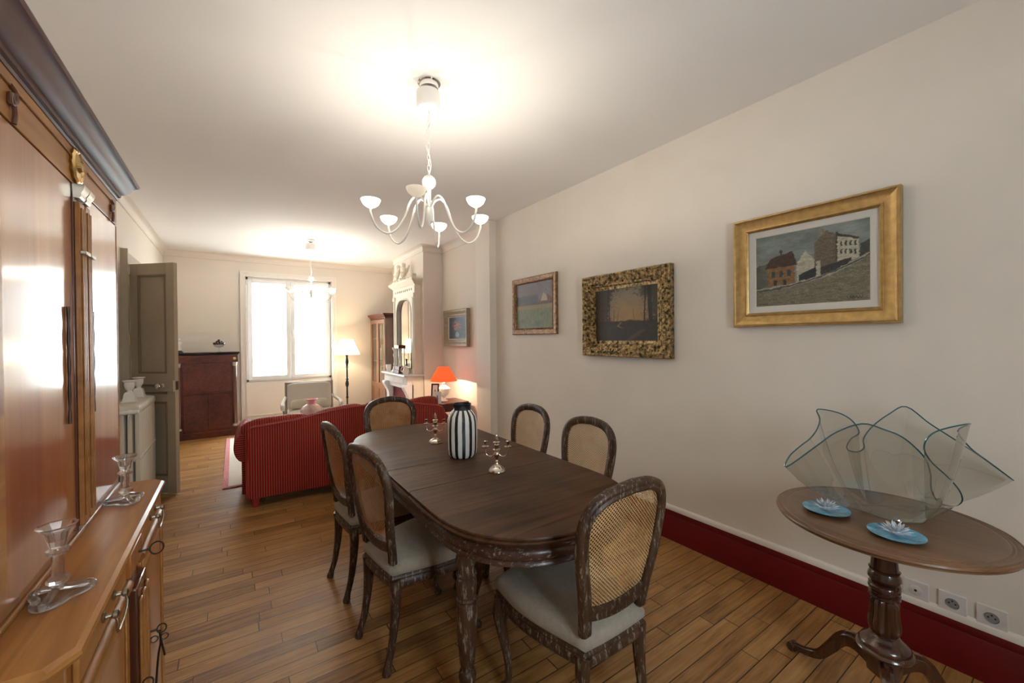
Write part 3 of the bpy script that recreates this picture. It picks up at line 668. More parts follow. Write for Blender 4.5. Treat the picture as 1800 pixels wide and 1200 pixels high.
def bail(parent, y, z, wy=.045):
    h = MB(); x = FX+.010
    for s in (-1, 1):
        h.lathe([(.002, 0), (.010, .001), (.011, .004), (.005, .006), (.004, .014), (.008, .018), (.008, .024), (.002, .027)], (x, y+s*wy, z), 10, 'X')
    P = cr_path([(x+.02, y-wy, z), (x+.024, y-wy, z-.02), (x+.022, y-wy*.8, z-.042), (x+.022, y, z-.046), (x+.022, y+wy*.8, z-.042), (x+.024, y+wy, z-.02), (x+.02, y+wy, z)], 5)
    h.tube(P, .0028, 8); h.build('drawer_handle', STEEL, parent, world=True)
def key(parent, y, z, bow=.012):
    k = MB(); x = FX+.010
    k.lathe([(.003, 0), (.003, .03)], (x, y, z), 8, 'X')
    P = [(x+.03+bow+bow*cos(a), y+bow*.6*sin(a)*.6, z+bow*sin(a)) for a in [i*pi/8 for i in range(16)]]
    k.tube(P, .0022, 6, closed=True); k.build('key', IRON, parent, world=True)
for (a, b, c) in ((by0+.055, 1.40, 1.22), (1.60, by1-.035, 1.80)):
    d = B(FX, FX+.010, a, b, .812, .866).build('drawer', HONEYT, t, world=True, bevel=.003)
    bail(d, c, .848)
d = B(FX, FX+.016, 1.425, 1.575, .806, .868).build('drawer', VENEER, t, world=True, bevel=.003)
key(d, 1.52, .836, .015)
for a, b, yk in ((by0+.06, 1.405, 1.38), (1.60, by1-.04, 1.62)):
    d = B(FX, FX+.010, a, b, .10, .772).build('cupboard_door', VENEER, t, world=True, bevel=.003)
    q = MB(); q.box(FX+.010, FX+.014, a+.0, a+.03, .10, .772); q.box(FX+.010, FX+.014, b-.03, b, .10, .772); q.box(FX+.010, FX+.014, a+.03, b-.03, .742, .772); q.box(FX+.010, FX+.014, a+.03, b-.03, .10, .13)
    q.build('door_border', HONEYT, d, world=True, bevel=.002)
    key(d, yk, .55, .011)
    if a > 1.5:
        k = MB(); x = FX+.045
        P = cr_path([(x, 1.625, .545), (x+.003, 1.622, .51), (x-.003, 1.626, .47), (x-.008, 1.62, .40), (x-.012, 1.618, .33)], 6); k.tube(P, .003, 6)
        for s in (-1, 1):
            k.tube([(x+.012*s+.009*cos(a_), 1.622, .522+.009*sin(a_)) for a_ in [i*pi/6 for i in range(12)]], .002, 6, closed=True)
        k.tube([(x+.004, 1.622, .512), (x+.012, 1.620, .465)], .0028, 6); k.build('key_ring', IRON, d, world=True)
m = MB()
m.box(FX, FX+.026, 1.435, 1.565, .10, .772); m.build('lower_pilaster', DARKZ, t, world=True, bevel=.004)
m = MB()
for yy in (1.455, 1.50, 1.545): m.box(FX+.026, FX+.034, yy-.012, yy+.012, .14, .74)
m.build('pilaster_reed', HONEY, t, world=True, bevel=.004)
# upper body
UX = -.352
m = B(XL+.05, UX, 1.03, 2.02, .912, 1.94); m.build('upper_body', HONEY, t, world=True, bevel=.003)
for a, b, yh in ((1.05, 1.522, 1.470), (1.662, 2.015, 1.685)):
    d = B(UX, UX+.006, a, b, .935, 1.835).build('upper_door', VENEER, t, world=True, bevel=.0015)
    q = MB()
    if a < 1.2: q.box(UX+.006, UX+.008, a, a+.075, .935, 1.835)
    else: q.box(UX+.006, UX+.0075, b-.004, b, .935, 1.835)
    q.build('door_stile', HONEYT, d, world=True)
    random.seed(3)
    P = []; z = 1.215
    while z < 1.51: P.append((UX+.010, yh+.0008*cos(z*60), z)); z += .006
    R_ = [.0022+.0014*abs(sin(p[2]*45)) for p in P]
    MB().tube(P, R_, 8).build('escutcheon_bar', IRON, d, world=True)
# fluted double pilaster between the doors
p1 = MB(); p1.box(UX, UX+.010, 1.524, 1.660, .925, 1.80)
p1.build('upper_pilaster', DARKZ, t, world=True, bevel=.002)
for yc in (1.550, 1.602):
    q = MB(); q.box(UX+.010, UX+.021, yc-.020, yc+.020, .935, 1.79)
    for s in (-1, 0, 1): q.box(UX+.021, UX+.025, yc+s*.013-.003, yc+s*.013+.003, .96, 1.775)
    po = q.build('pilaster_shaft', HONEY, t, world=True, bevel=.0015)
    q = MB(); q.loft([[(UX+.008, yc-w_, z), (UX+.018+d_, yc-w_, z), (UX+.018+d_, yc+w_, z), (UX+.008, yc+w_, z)] for z, w_, d_ in ((1.800, .020, .002), (1.806, .021, .006), (1.814, .022, .006), (1.820, .023, .010), (1.830, .025, .013), (1.835, .025, .013))])
    q.build('capital', STEEL, po, world=True)
    B(UX+.02, UX+.032, yc-.023, yc+.023, 1.652, 1.662).build('collar', STEEL, po, world=True, bevel=.002)
B(UX, UX+.014, 1.630, 1.660, .925, 1.80).build('door_overlap_strip', HONEY, t, world=True, bevel=.003)
m = B(UX, UX+.008, 1.04, 2.015, 1.838, 1.936); fz = m.build('frieze', HONEYT, t, world=True, bevel=.002)
m = MB().lathe([(.044, 0), (.046, .006), (.040, .010), (.035, .006), (.015, .008), (.010, .015), (.001, .016)], (UX+.008, 1.550, 1.886), 28, 'X', flute=.05, fn=14)
m.build('rosette', BRASS, fz, world=True)
for yy in (1.165, 1.93):
    P = cr_path([(UX+.010, yy, 1.905), (UX+.013, yy+.014, 1.896), (UX+.013, yy+.012, 1.875), (UX+.012, yy-.006, 1.868), (UX+.012, yy-.004, 1.888), (UX+.013, yy+.010, 1.860), (UX+.012, yy+.008, 1.835)], 5)
    MB().tube(P, .004, 8).build('carved_scroll', DARKZ, fz, world=True)
m = MB()
for a, b in ((1.06, 1.50), (1.66, 1.92)): m.tube([(UX+.010, a, 1.905), (UX+.010, b, 1.905), (UX+.010, b+.02, 1.900)], .0022, 6)
m.build('frieze_bead', HONEY, fz, world=True)
m = MB(); rr = []
for o_, z in ((.0, 1.930), (.010, 1.931), (.013, 1.936), (.010, 1.941), (.016, 1.944), (.018, 1.950), (.018, 1.954), (.030, 1.960), (.040, 1.972), (.046, 1.987), (.050, 1.991), (.054, 1.994), (.060, 1.997), (.063, 2.004), (.060, 2.012), (.056, 2.015), (.0, 2.016)):
    rr.append([(XL+.03, 1.03-o_, z), (UX+o_, 1.03-o_, z), (UX+o_, 2.022+o_, z), (XL+.03, 2.022+o_, z)])
m.loft(rr); m.build('cornice', CORNICE, t, world=True, ang=25)

def glass_stick(loc, rz, label):
    t = thing('crystal_candlestick', label, 'candlestick', loc, rz, 'crystal candlesticks on the buffet')
    m = MB()
    m.tube([(.040*(1+.26*cos(3*a))*cos(a), .040*(1+.26*cos(3*a))*sin(a), .0075) for a in [2*pi*j/48 for j in range(48)]], .0065, 10, closed=True)
    m.build('base', CRYSTAL, t)
    q = MB()
    for j in range(3): a = 2*pi*j/3; q.tube(cr_path([(.046*cos(a), .046*sin(a), .009), (.028*cos(a), .028*sin(a), .014), (.008*cos(a), .008*sin(a), .021)], 4), .0065, 8)
    q.build('base_lobe', CRYSTAL, t)
    MB().lathe([(.007, .0202), (.011, .026), (.018, .034), (.018, .040), (.010, .046), (.009, .050), (.009, .085), (.009, .088), (.018, .092), (.019, .098), (.012, .104)], (0, 0, 0), 8).build('stem', CRYSTAL, t, ang=20)
    MB().lathe([(.012, .1042), (.014, .112), (.017, .125), (.019, .135), (.030, .146), (.031, .149), (.026, .148), (.013, .134), (.011, .118), (.001, .116)], (0, 0, 0), 10).build('candle_cup', CRYSTAL, t, ang=20)
    return t
glass_stick((-.301, 1.205, .9003), .3, 'cut crystal candlestick on the near end of the buffet counter')
glass_stick((-.296, 1.80, .9003), 1.0, 'cut crystal candlestick on the far end of the buffet counter')

# ------------------------------------------------------------------ chandeliers
def chandelier(loc, label, a0, off_arm=None, power=3.8):
    t = thing('chandelier', label, 'chandelier', loc, 0, 'white six-armed chandeliers')
    # origin is on the ceiling
    m = MB().lathe([(.020, -.052), (.058, -.050), (.061, -.056), (.062, -.09), (.061, -.125), (.054, -.138), (.02, -.142), (.004, -.142)], (0, 0, 0), 32); m.build('canopy', LACQ, t)
    m = MB().lathe([(.060, -.001), (.060, -.004), (.050, -.006), (.048, -.030), (.015, -.034), (.012, -.054)], (.006, .0, 0), 28); m.build('ceiling_plate', CHROME, t)
    m = MB(); z = -.145; i = 0
    while z > -.485:
        P = [( (0 if i % 2 else .0075*cos(a)), (.0075*cos(a) if i % 2 else 0), z-.017+.018*sin(a)) for a in [k*pi/6 for k in range(12)]]
        m.tube(P, .0015, 6, closed=True); z -= .029; i += 1
    m.build('chain', LACQ, t)
    P = cr_path([(.0, .0, -.142), (.012, .004, -.20), (-.010, .006, -.26), (-.018, 0, -.33), (.002, -.004, -.39), (.012, 0, -.44), (.0, .0, -.495)], 8)
    MB().tube(P, .0022, 6).build('cord', LACQ, t)
    MB().sphere((0, 0, -.527), (.036, .036, .037), 20, 14).build('ball', LACQ, t)
    MB().lathe([(.012, -.56), (.010, -.57), (.010, -.66), (.016, -.665), (.018, -.675), (.018, -.725), (.016, -.735), (.010, -.742), (.009, -.752), (.003, -.762)], (0, 0, 0), 18).build('column', LACQ, t)
    for k in range(6):
        a = a0+k*pi/3; c, s = cos(a), sin(a)
        pr_ = cr_path([(.012, -.655), (.035, -.622), (.065, -.610), (.100, -.645), (.135, -.735), (.175, -.800), (.225, -.825), (.275, -.795), (.300, -.735), (.300, -.705)], 5)
        am = MB().tube([(r*c, r*s, z) for r, z in pr_], .0052, 8).build('arm', LACQ, t)
        lit = off_arm is None or k != off_arm
        bx, by = .300*c, .300*s
        MB().lathe([(.006, -.712), (.012, -.708), (.024, -.702), (.038, -.690), (.046, -.674), (.047, -.668), (.044, -.672), (.034, -.688), (.020, -.697), (.004, -.700)], (bx, by, 0), 24).build('glass_bowl', BOWLM if lit else BOWLOFF, am)
        MB().sphere((bx, by, -.683), (.012, .012, .010), 10, 6).build('bulb', BULB if lit else CHINA, am)
        if lit:
            l = light('bulb_light', 'POINT', (loc[0]+bx, loc[1]+by, loc[2]-.668), power, (1, .93, .82), .008)
    return t
chandelier((.867, 2.039, H), 'white six-armed chandelier with glowing glass bowls over the dining table', radians(-4), off_arm=4)
chandelier((.878, 6.13, H), 'white six-armed chandelier in the far sitting room in front of the window', radians(20), off_arm=3)

# ------------------------------------------------------------------ pedestal table, glass vessel, blue plates
SX, SY = 1.995, .470
t = thing('pedestal_table', 'round mahogany tilt-top pedestal table by the right wall, under the large glass vessel', 'table', (SX, SY, 0))
tp = [(.0, .712), (.30, .712), (.325, .714), (.333, .718), (.330, .722), (.337, .725), (.339, .730), (.336, .735), (.331, .7365), (.328, .735), (.325, .738), (.320, .738), (.312, .7365), (.308, .7385), (.302, .7375), (.298, .7395), (.29, .740), (.0, .740)]
MB().lathe([(.001, .712)]+tp[1:-1]+[(.001, .740)], (0, 0, 0), 72).build('tabletop', OVALW, t, ang=25)
pp = [(.045, .711), (.033, .70), (.030, .69), (.035, .62), (.040, .565), (.041, .55), (.046, .548), (.042, .54), (.048, .525), (.049, .515), (.040, .502), (.034, .498), (.044, .492), (.048, .482), (.046, .474), (.036, .468), (.036, .460), (.045, .453), (.046, .446), (.036, .438)]
MB().lathe(pp, (0, 0, 0), 32).build('column', PEDW, t, ang=40)
tw = MB(); rings = []
for i in range(25):
    z = .500-.055*i/24; tw_ = i*.45
    rings.append([((.040+.007*cos(2*(a+tw_)))*cos(a), (.040+.007*cos(2*(a+tw_)))*sin(a), z) for a in [2*pi*j/28 for j in range(28)]])
tw.loft(rings); tw.build('rope_turning', PEDW, t)
MB().lathe([(.036, .438), (.041, .428), (.040, .40), (.043, .37), (.046, .345), (.044, .322), (.036, .310)], (0, 0, 0), 72, flute=.07, fn=14).build('fluted_vase', PEDW, t)
MB().lathe([(.030, .311), (.040, .308), (.046, .300), (.056, .288), (.070, .278), (.076, .268), (.076, .262), (.082, .258), (.086, .250), (.082, .243), (.070, .240), (.05, .236)], (0, 0, 0), 40).build('collar', PEDW, t)
m = MB(); m.lathe([(.05, .236), (.058, .22), (.052, .16), (.035, .145), (.01, .14)], (0, 0, 0), 6); m.build('leg_block', PEDW, t)
for k in range(3):
    a = radians(-163+120*k); c, s = cos(a), sin(a)
    P = cr_path([(.030, .195, .040), (.085, .212, .036), (.135, .195, .030), (.180, .130, .026), (.225, .068, .022), (.275, .040, .019), (.315, .030, .018), (.335, .022, .022), (.345, .018, .015)], 6)
    m = MB(); rings = []
    for i, (r, z, w_) in enumerate(P):
        r0, z0, _ = P[max(0, i-1)]; r1, z1, _ = P[min(len(P)-1, i+1)]; d = Vector((r1-r0, z1-z0)).normalized(); n_ = Vector((-d.y, d.x))
        ring = []
        for (u, v) in ((-.75, -.9), (-.9, -.2), (-.8, .5), (-.35, .6), (-.3, .95), (.3, .95), (.35, .6), (.8, .5), (.9, -.2), (.75, -.9)):
            rr_ = r+n_.x*v*w_*.9; zz = z+n_.y*v*w_*.9; off = u*w_*.62
            ring.append((rr_*c-off*s, rr_*s+off*c, max(.0005, zz)))
        rings.append(ring)
    m.loft(rings); lg = m.build('leg', PEDW, t, ang=30)
    MB().lathe([(.010, -.022), (.017, -.018), (.018, 0), (.017, .018), (.010, .022)], (0, 0, 0), 14).build('scroll_foot', PEDW, lg).matrix_local = Matrix.Translation((.343*c, .343*s, .020)) @ Matrix.Rotation(a, 4, 'Z') @ Matrix.Rotation(pi/2, 4, 'X')
RIM = [(1.774, 0.708, 0.908), (1.802, 0.617, 1.006), (1.827, 0.564, 1.064), (1.855, 0.497, 1.103), (1.904, 0.451, 1.085), (1.957, 0.414, 1.058), (2.015, 0.386, 1.011), (2.056, 0.371, 0.97), (2.097, 0.366, 0.914), (2.141, 0.372, 0.852), (2.181, 0.369, 0.805), (2.218, 0.355, 0.775), (2.256, 0.329, 0.767), (2.251, 0.308, 0.796), (2.213, 0.311, 0.844), (2.147, 0.332, 0.902), (2.074, 0.358, 0.959), (2.024, 0.369, 1.014), (2.01, 0.355, 1.062), (2.035, 0.325, 1.09), (2.131, 0.272, 1.106), (2.254, 0.32, 1.056), (2.321, 0.298, 0.987), (2.418, 0.256, 0.919), (2.499, 0.207, 0.85), (2.475, 0.289, 0.928), (2.448, 0.369, 0.996), (2.432, 0.429, 1.045), (2.394, 0.492, 1.11), (2.308, 0.527, 1.083), (2.209, 0.557, 1.038), (2.139, 0.568, 0.995), (2.115, 0.56, 0.963), (2.082, 0.57, 0.949), (2.064, 0.595, 0.951), (2.082, 0.607, 0.965), (2.135, 0.607, 0.988), (2.187, 0.596, 1.007), (2.176, 0.616, 1.055), (2.138, 0.655, 1.089), (2.054, 0.7, 1.105), (2.039, 0.686, 1.07), (1.994, 0.68, 1.035), (1.935, 0.684, 1.002), (1.864, 0.695, 0.977), (1.806, 0.71, 0.944)]
t = thing('glass_vessel', 'large clear wavy handkerchief glass vessel standing on the pedestal table', 'glass vase', (2.055, .455, .7405))
rimp = cr_path(RIM, 4, closed=True); nR = len(rimp); bc_ = Vector((2.055, .455))
# base points spread by arc length, starting at the left tip
seg_ = [0.0]
for i in range(nR): seg_.append(seg_[-1]+float(np.linalg.norm(rimp[(i+1) % nR]-rimp[i])))
a_left = atan2(.25, -.28)
m = MB(); rings = []
NV = 18
for k in range(NV+1):
    v = k/NV; ring = []
    for i in range(nR):
        a = a_left+2*pi*seg_[i]/seg_[-1]
        br = .085; b0 = Vector((bc_.x+br*cos(a), bc_.y+br*sin(a), .7425)); R0 = Vector(rimp[i])
        # pull toward the base: leave flat, climb to the rim
        ctrl = Vector((b0.x+(R0.x-b0.x)*.58, b0.y+(R0.y-b0.y)*.58, b0.z+(R0.z-b0.z)*.15))
        p = b0*(1-v)**2+ctrl*2*v*(1-v)+R0*v*v
        ring.append(tuple(p))
    rings.append(ring)
flat = [[(bc_.x+(p[0]-bc_.x)*s_, bc_.y+(p[1]-bc_.y)*s_, .7425) for p in rings[0]] for s_ in (.02, .4, .8)]
m.loft(flat+rings, cap=False); g_ = m.build('glass_sheet', SHEET, t, world=True, ang=180)
m = MB(); m.tube(rimp, .0026, 8, closed=True); m.build('glass_rim', EDGE, t, world=True)
g_['label'] = 'clear sheet glass'
def plate(loc, label, rz, lotus_label):
    t = thing('blue_plate', label, 'plate', loc, rz, 'blue plates on the pedestal table')
    MB().lathe([(.001, .003), (.030, .003), (.034, .0), (.040, .0), (.046, .003), (.066, .009), (.074, .012), (.075, .014), (.066, .013), (.046, .008), (.030, .006), (.001, .006)], (0, 0, 0), 40).build('dish', BLUEP, t)
    l = thing('lotus_candle_holder', lotus_label, 'candle holder', (loc[0], loc[1], loc[2]+.0132), rz, 'crystal lotus holders')
    m = MB()
    for ringi, (n_, r, h, ln, w_) in enumerate(((10, .014, .0, .034, .011), (8, .010, .004, .032, .010), (6, .008, .006, .030, .009))):
        for j in range(n_):
            a = 2*pi*j/n_+ringi*.35; el = radians((18, 42, 62)[ringi])
            d = Vector((cos(a)*cos(el), sin(a)*cos(el), sin(el))); s_ = Vector((-sin(a), cos(a), 0)); n2 = d.cross(s_)
            b = Vector((cos(a)*r, sin(a)*r, h+.003)); mid_ = b+d*ln*.55; tip = b+d*ln
            base = [tuple(b+s_*.003), tuple(b-s_*.003), tuple(mid_+s_*w_*.6), tuple(mid_-s_*w_*.6), tuple(tip), tuple(mid_+n2*.0035), tuple(mid_-n2*.0025), tuple(b)]
            m.add(base, [(0, 2, 5), (0, 5, 1), (1, 5, 3), (2, 4, 5), (5, 4, 3), (0, 6, 2), (0, 1, 6), (1, 3, 6), (2, 6, 4), (6, 3, 4)])
    m.build('petals', LOTUS, l, smooth=False)
    MB().lathe([(.001, .0), (.016, .0), (.016, .004), (.012, .006), (.012, .018), (.010, .018), (.010, .008), (.001, .008)], (0, 0, 0), 16).build('candle_cup', LOTUS, l)
plate((1.880, .613, .7405), 'turquoise plate with a lotus on the pedestal table, left of the two', .4, 'crystal lotus flower holder on the left blue plate')
plate((1.834, .402, .7405), 'turquoise plate with a lotus on the pedestal table, right one at the near edge', 0, 'crystal lotus flower holder on the right blue plate')

# ------------------------------------------------------------------ sockets
def socket(y, kind, label):
    t = thing('wall_socket', label, 'socket', (XR, y, .271), 0, 'sockets in the right wall')
    m = MB(); m.box(XR-.009, XR, y-.042, y+.042, .229, .313); m.build('cover_plate', SOCK, t, world=True, bevel=.003)
    X = XR-.0092
    if kind:
        MB().lathe([(.022, 0), (.024, -.002), (.0215, -.003), (.021, 0)], (X, y, .271), 24, 'X').build('ring', SOCK, t, world=True)
        m = MB().lathe([(.001, -.0005), (.0195, -.0005), (.0195, -.001), (.001, -.001)], (X, y, .271), 24, 'X'); c_ = m.build('socket_face', SOCKG, t, world=True)
        for dy, dz in ((-.0095, 0), (.0095, 0), (0, .010)):
            MB().lathe([(.0005, -.0012), (.0032, -.0012), (.0032, -.002), (.0005, -.002)], (X, y+dy, .271+dz), 10, 'X').build('pin_hole', BLACK, c_, world=True)
    else:
        MB().lathe([(.022, 0), (.022, -.002), (.0205, -.003), (.001, -.003)], (X, y, .271), 24, 'X').build('ring', SOCK, t, world=True)
        MB().lathe([(.0005, -.0032), (.005, -.0032), (.005, -.004), (.0005, -.004)], (X, y, .271), 12, 'X').build('aerial_hole', BLACK, t, world=True)
socket(.487, 0, 'white aerial socket beside the pedestal table column, leftmost of three')
socket(.374, 1, 'white mains socket in the middle of the row of three')
socket(.264, 1, 'white mains socket at the far right of the row of three')

# ------------------------------------------------------------------ paintings
rng = np.random.default_rng(4)
def vn(U, V, fx, fy, seed, octv=4):
    """value noise 0..1"""
    out = np.zeros_like(U); amp = 1; tot = 0
    for o in range(octv):
        g = np.random.default_rng(seed*31+o).random((int(fy)+3, int(fx)+3))
        x = U*fx; y = V*fy; i = x.astype(int); j = y.astype(int); a = x-i; b = y-j; a = a*a*(3-2*a); b = b*b*(3-2*b)
        out += amp*(g[j, i]*(1-a)*(1-b)+g[j, i+1]*a*(1-b)+g[j+1, i]*(1-a)*b+g[j+1, i+1]*a*b); tot += amp; amp *= .55; fx *= 2; fy *= 2
    return out/tot
def C3(*c): return np.array(c, float)
def lay(img, mask, c): m_ = np.clip(mask, 0, 1)[..., None]; return img*(1-m_)+c*m_
def hard(x, k=60): return np.clip(x*k+.5, 0, 1)
def poly(U, V, pts):
    m_ = np.ones_like(U)*1e9
    for i in range(len(pts)):
        (x0, y0), (x1, y1) = pts[i], pts[(i+1) % len(pts)]; l = math.hypot(x1-x0, y1-y0)
        m_ = np.minimum(m_, ((x1-x0)*(V-y0)-(y1-y0)*(U-x0))/l)   # counter-clockwise = inside positive
    return hard(m_, 180)
def p_village(U, V):
    n = vn(U, V, 6, 10, 1); n2 = vn(U, V, 34, 60, 2); n3 = vn(U, V, 22, 70, 3); n4 = vn(U, V, 90, 90, 4, 2)
    W_ = .022*(n2-.5); Ud = U+W_+.010*(n4-.5); Vd = V+.030*(vn(U, V, 26, 30, 9)-.5)
    img = C3(.20, .235, .215)*(.45+1.1*n)[..., None]+C3(.16, .16, .13)*np.clip(n3-.5, 0, 1)[..., None]
    gh = .25+.42*Ud*Ud
    grd = C3(.17, .155, .105)*(.5+1.0*n3)[..., None]+C3(.16, .15, .11)*np.clip(n4-.5, 0, 1)[..., None]*1.6
    img = lay(img, hard(gh-Vd, 30), grd)
    def P(pts, c, kk=1):
        nonlocal img; img = lay(img, poly(Ud, Vd, pts)*kk, C3(*c)*(.35+.7*n2+.6*n4)[..., None])
    P([(.0, .26), (.16, .27), (.14, .62), (.0, .58)], (.09, .085, .06), .8)
    P([(.12, .28), (.38, .30), (.38, .56), (.12, .54)], (.24, .125, .05))
    P([(.09, .53), (.41, .55), (.36, .74), (.15, .68)], (.065, .035, .025))
    P([(.24, .70), (.265, .70), (.265, .78), (.24, .78)], (.05, .03, .02))
    for k in range(3): P([(.16+.075*k, .40), (.195+.075*k, .40), (.195+.075*k, .49), (.16+.075*k, .49)], (.04, .07, .08))
    for k in range(2): P([(.18+.09*k, .28), (.215+.09*k, .28), (.215+.09*k, .36), (.18+.09*k, .36)], (.035, .035, .03))
    P([(.40, .30), (.57, .35), (.57, .56), (.48, .72), (.40, .55)], (.46, .42, .32))
    P([(.56, .36), (.75, .42), (.75, .86), (.66, .94), (.56, .80)], (.15, .12, .08))
    P([(.61, .88), (.645, .89), (.645, .98), (.61, .98)], (.24, .19, .13)); P([(.74, .44), (.755, .44), (.755, .9), (.74, .9)], (.04, .035, .03))
    P([(.75, .46), (.92, .54), (.92, .77), (.75, .85)], (.46, .43, .33)); P([(.75, .84), (.92, .76), (.92, .785), (.75, .875)], (.06, .045, .035))
    for k in range(4):
        for q in range(2):
            x = .775+.036*k; y = .60+.105*q-.004*k; P([(x, y), (x+.017, y), (x+.017, y+.06), (x, y+.06)], (.05, .05, .045))
    P([(.92, .50), (1.0, .57), (1.0, .74), (.93, .70)], (.045, .05, .04), .9)
    P([(.42, .29), (.60, .33), (.60, .49), (.42, .40)], (.025, .035, .035)); P([(.60, .33), (.86, .47), (.86, .55), (.60, .47)], (.045, .045, .045))
    P([(.575, .34), (.61, .34), (.61, .56), (.575, .56)], (.42, .38, .30))
    P([(.0, .215), (.35, .245), (.35, .285), (.0, .25)], (.36, .34, .27)); P([(.35, .245), (.70, .35), (.70, .395), (.35, .285)], (.36, .34, .27)); P([(.70, .35), (1.0, .54), (1.0, .585), (.70, .395)], (.36, .34, .27))
    img = lay(img, (hard(.010-abs(Vd-(.225+.33*Ud*Ud)), 120))*.85, C3(.03, .03, .027))
    tw = abs(np.sin(U*46+5*(n2-.5))*.18+.42-V); img = lay(img, (hard(.006-tw*.5, 200)*(U < .3))*.6, C3(.04, .03, .02))
    sgm = (abs(V-.045-.012*np.sin(U*260)) < .006)&(U > .82)&(U < .95); img[sgm] = C3(.03, .03, .03)
    sgm = (abs(V-.03-.010*np.sin(U*300)) < .005)&(U > .02)&(U < .12); img[sgm] = C3(.05, .05, .04)
    return img*.9
def p_dusk(U, V):
    n = vn(U, V, 7, 7, 5); n2 = vn(U, V, 26, 26, 6); n3 = vn(U, V, 80, 80, 7, 3)
    g = np.clip((V-.36)/.6, 0, 1)[..., None]
    sky = C3(.36, .21, .085)*(1-g)+C3(.23, .205, .15)*g
    d = ((U-.56)/.30)**2+((V-.60)/.42)**2+(n-.5)*1.7+(n2-.5)*1.3+(n3-.5)*1.2
    img = sky*(.7+.5*n)[..., None]
    img = lay(img, np.clip((d-.80)*1.6, 0, 1)*.95, C3(.030, .024, .013)*(.4+1.2*n2)[..., None])
    img = lay(img, hard(.38-V+.05*(n-.5)+.03*(n2-.5), 40), C3(.024, .015, .008)*(.3+1.4*n2)[..., None])
    pc = .36+.9*(.37-V)+.05*np.sin(V*40); img = lay(img, (hard(.010+.10*(.35-V)-abs(U-pc)+.01*(n2-.5), 50)*(V > .24)*(V < .36))*.75, C3(.26, .17, .10))
    pc = .80-1.1*(.22-V); img = lay(img, (hard(.05-abs(U-pc)+.02*(n2-.5), 20)*(V < .2))*.3, C3(.16, .09, .04))
    for x0, w_, k in ((.20, .007, .02), (.245, .009, -.03), (.31, .004, .05), (.90, .030, -.04), (.80, .010, .03), (.12, .006, 0), (.36, .003, .15), (.66, .003, -.1)):
        top = 1.0 if w_ > .005 else .6
        img = lay(img, hard(w_-abs(U-x0-k*(V-.3)-.02*(n2-.5)), 150)*(V > .33)*(V < top), C3(.010, .007, .004))
    img = lay(img, np.clip((n3-.56)*6, 0, 1)*(((U < .42)|(U > .72))&(V > .42))*.5, C3(.06, .05, .025))
    return img
def p_field(U, V):
    n = vn(U, V, 9, 9, 11); n2 = vn(U, V, 40, 26, 12); n3 = vn(U, V, 60, 14, 13)
    img = C3(.27, .24, .27)*(.75+.5*n)[..., None]
    img = lay(img, hard(.73+.06*(n2-.5)*4*.5-V, 30)*(V > .5)*hard(.62-U, 20), C3(.09, .09, .10)*(.6+.9*n2)[..., None])
    img = lay(img, poly(U, V, [(.55, .52), (.98, .52), (.98, .62), (.86, .72), (.62, .60)]), C3(.22, .10, .07)*(.6+.9*n2)[..., None])
    img = lay(img, poly(U, V, [(.68, .58), (.86, .58), (.84, .68), (.76, .77)]), C3(.55, .48, .38))
    img = lay(img, poly(U, V, [(.0, .50), (1, .50), (1, .56), (.0, .55)]), C3(.10, .07, .05)*(.6+.9*n2)[..., None])
    gr = C3(.21, .23, .13)*(.6+.9*n3)[..., None]; img = lay(img, hard(.51-V, 60), gr)
    img = lay(img, hard(.51-V, 60)*hard(V-.42, 40), C3(.38, .31, .16)*(.7+.5*n2)[..., None])
    for x, y, r in ((.18, .16, .10), (.60, .10, .12), (.72, .30, .08)): img = lay(img, np.clip(1-(((U-x)/r)**2+((V-y)/(r*.7))**2)+(n2-.5)*2, 0, 1)*.7, C3(.09, .13, .13))
    img = lay(img, ((n2 > .66)&(V > .72))*.7, C3(.12, .15, .07))
    return img*.85
def p_flower(U, V):
    n = vn(U, V, 10, 12, 21); n2 = vn(U, V, 30, 34, 22)
    img = C3(.07, .095, .13)*(.5+1.1*n2)[..., None]
    r_ = random.Random(2)
    for k in range(70):
        a = r_.random()*6.28; q = r_.random()**.7; x = .48+.27*q*cos(a); y = .62+.22*q*sin(a); c = r_.choice(((.50, .16, .14), (.46, .22, .20), (.55, .30, .16), (.40, .10, .12), (.5, .36, .34)))
        img = lay(img, np.clip(1.3-((U-x)**2+(V-y)**2)/.0009, 0, 1)*.85, C3(*c))
    for k in range(14):
        x1 = .5+.3*(r_.random()-.5); img = lay(img, hard(.006-abs(U-(.5+(x1-.5)*(V-.3)/.35)), 200)*(V > .28)*(V < .6)*.6, C3(.09, .16, .08))
    img = lay(img, poly(U, V, [(.42, .08), (.58, .08), (.62, .2), (.56, .32), (.44, .32), (.38, .2)]), C3(.26, .34, .40)*(.6+.8*n2)[..., None])
    return img
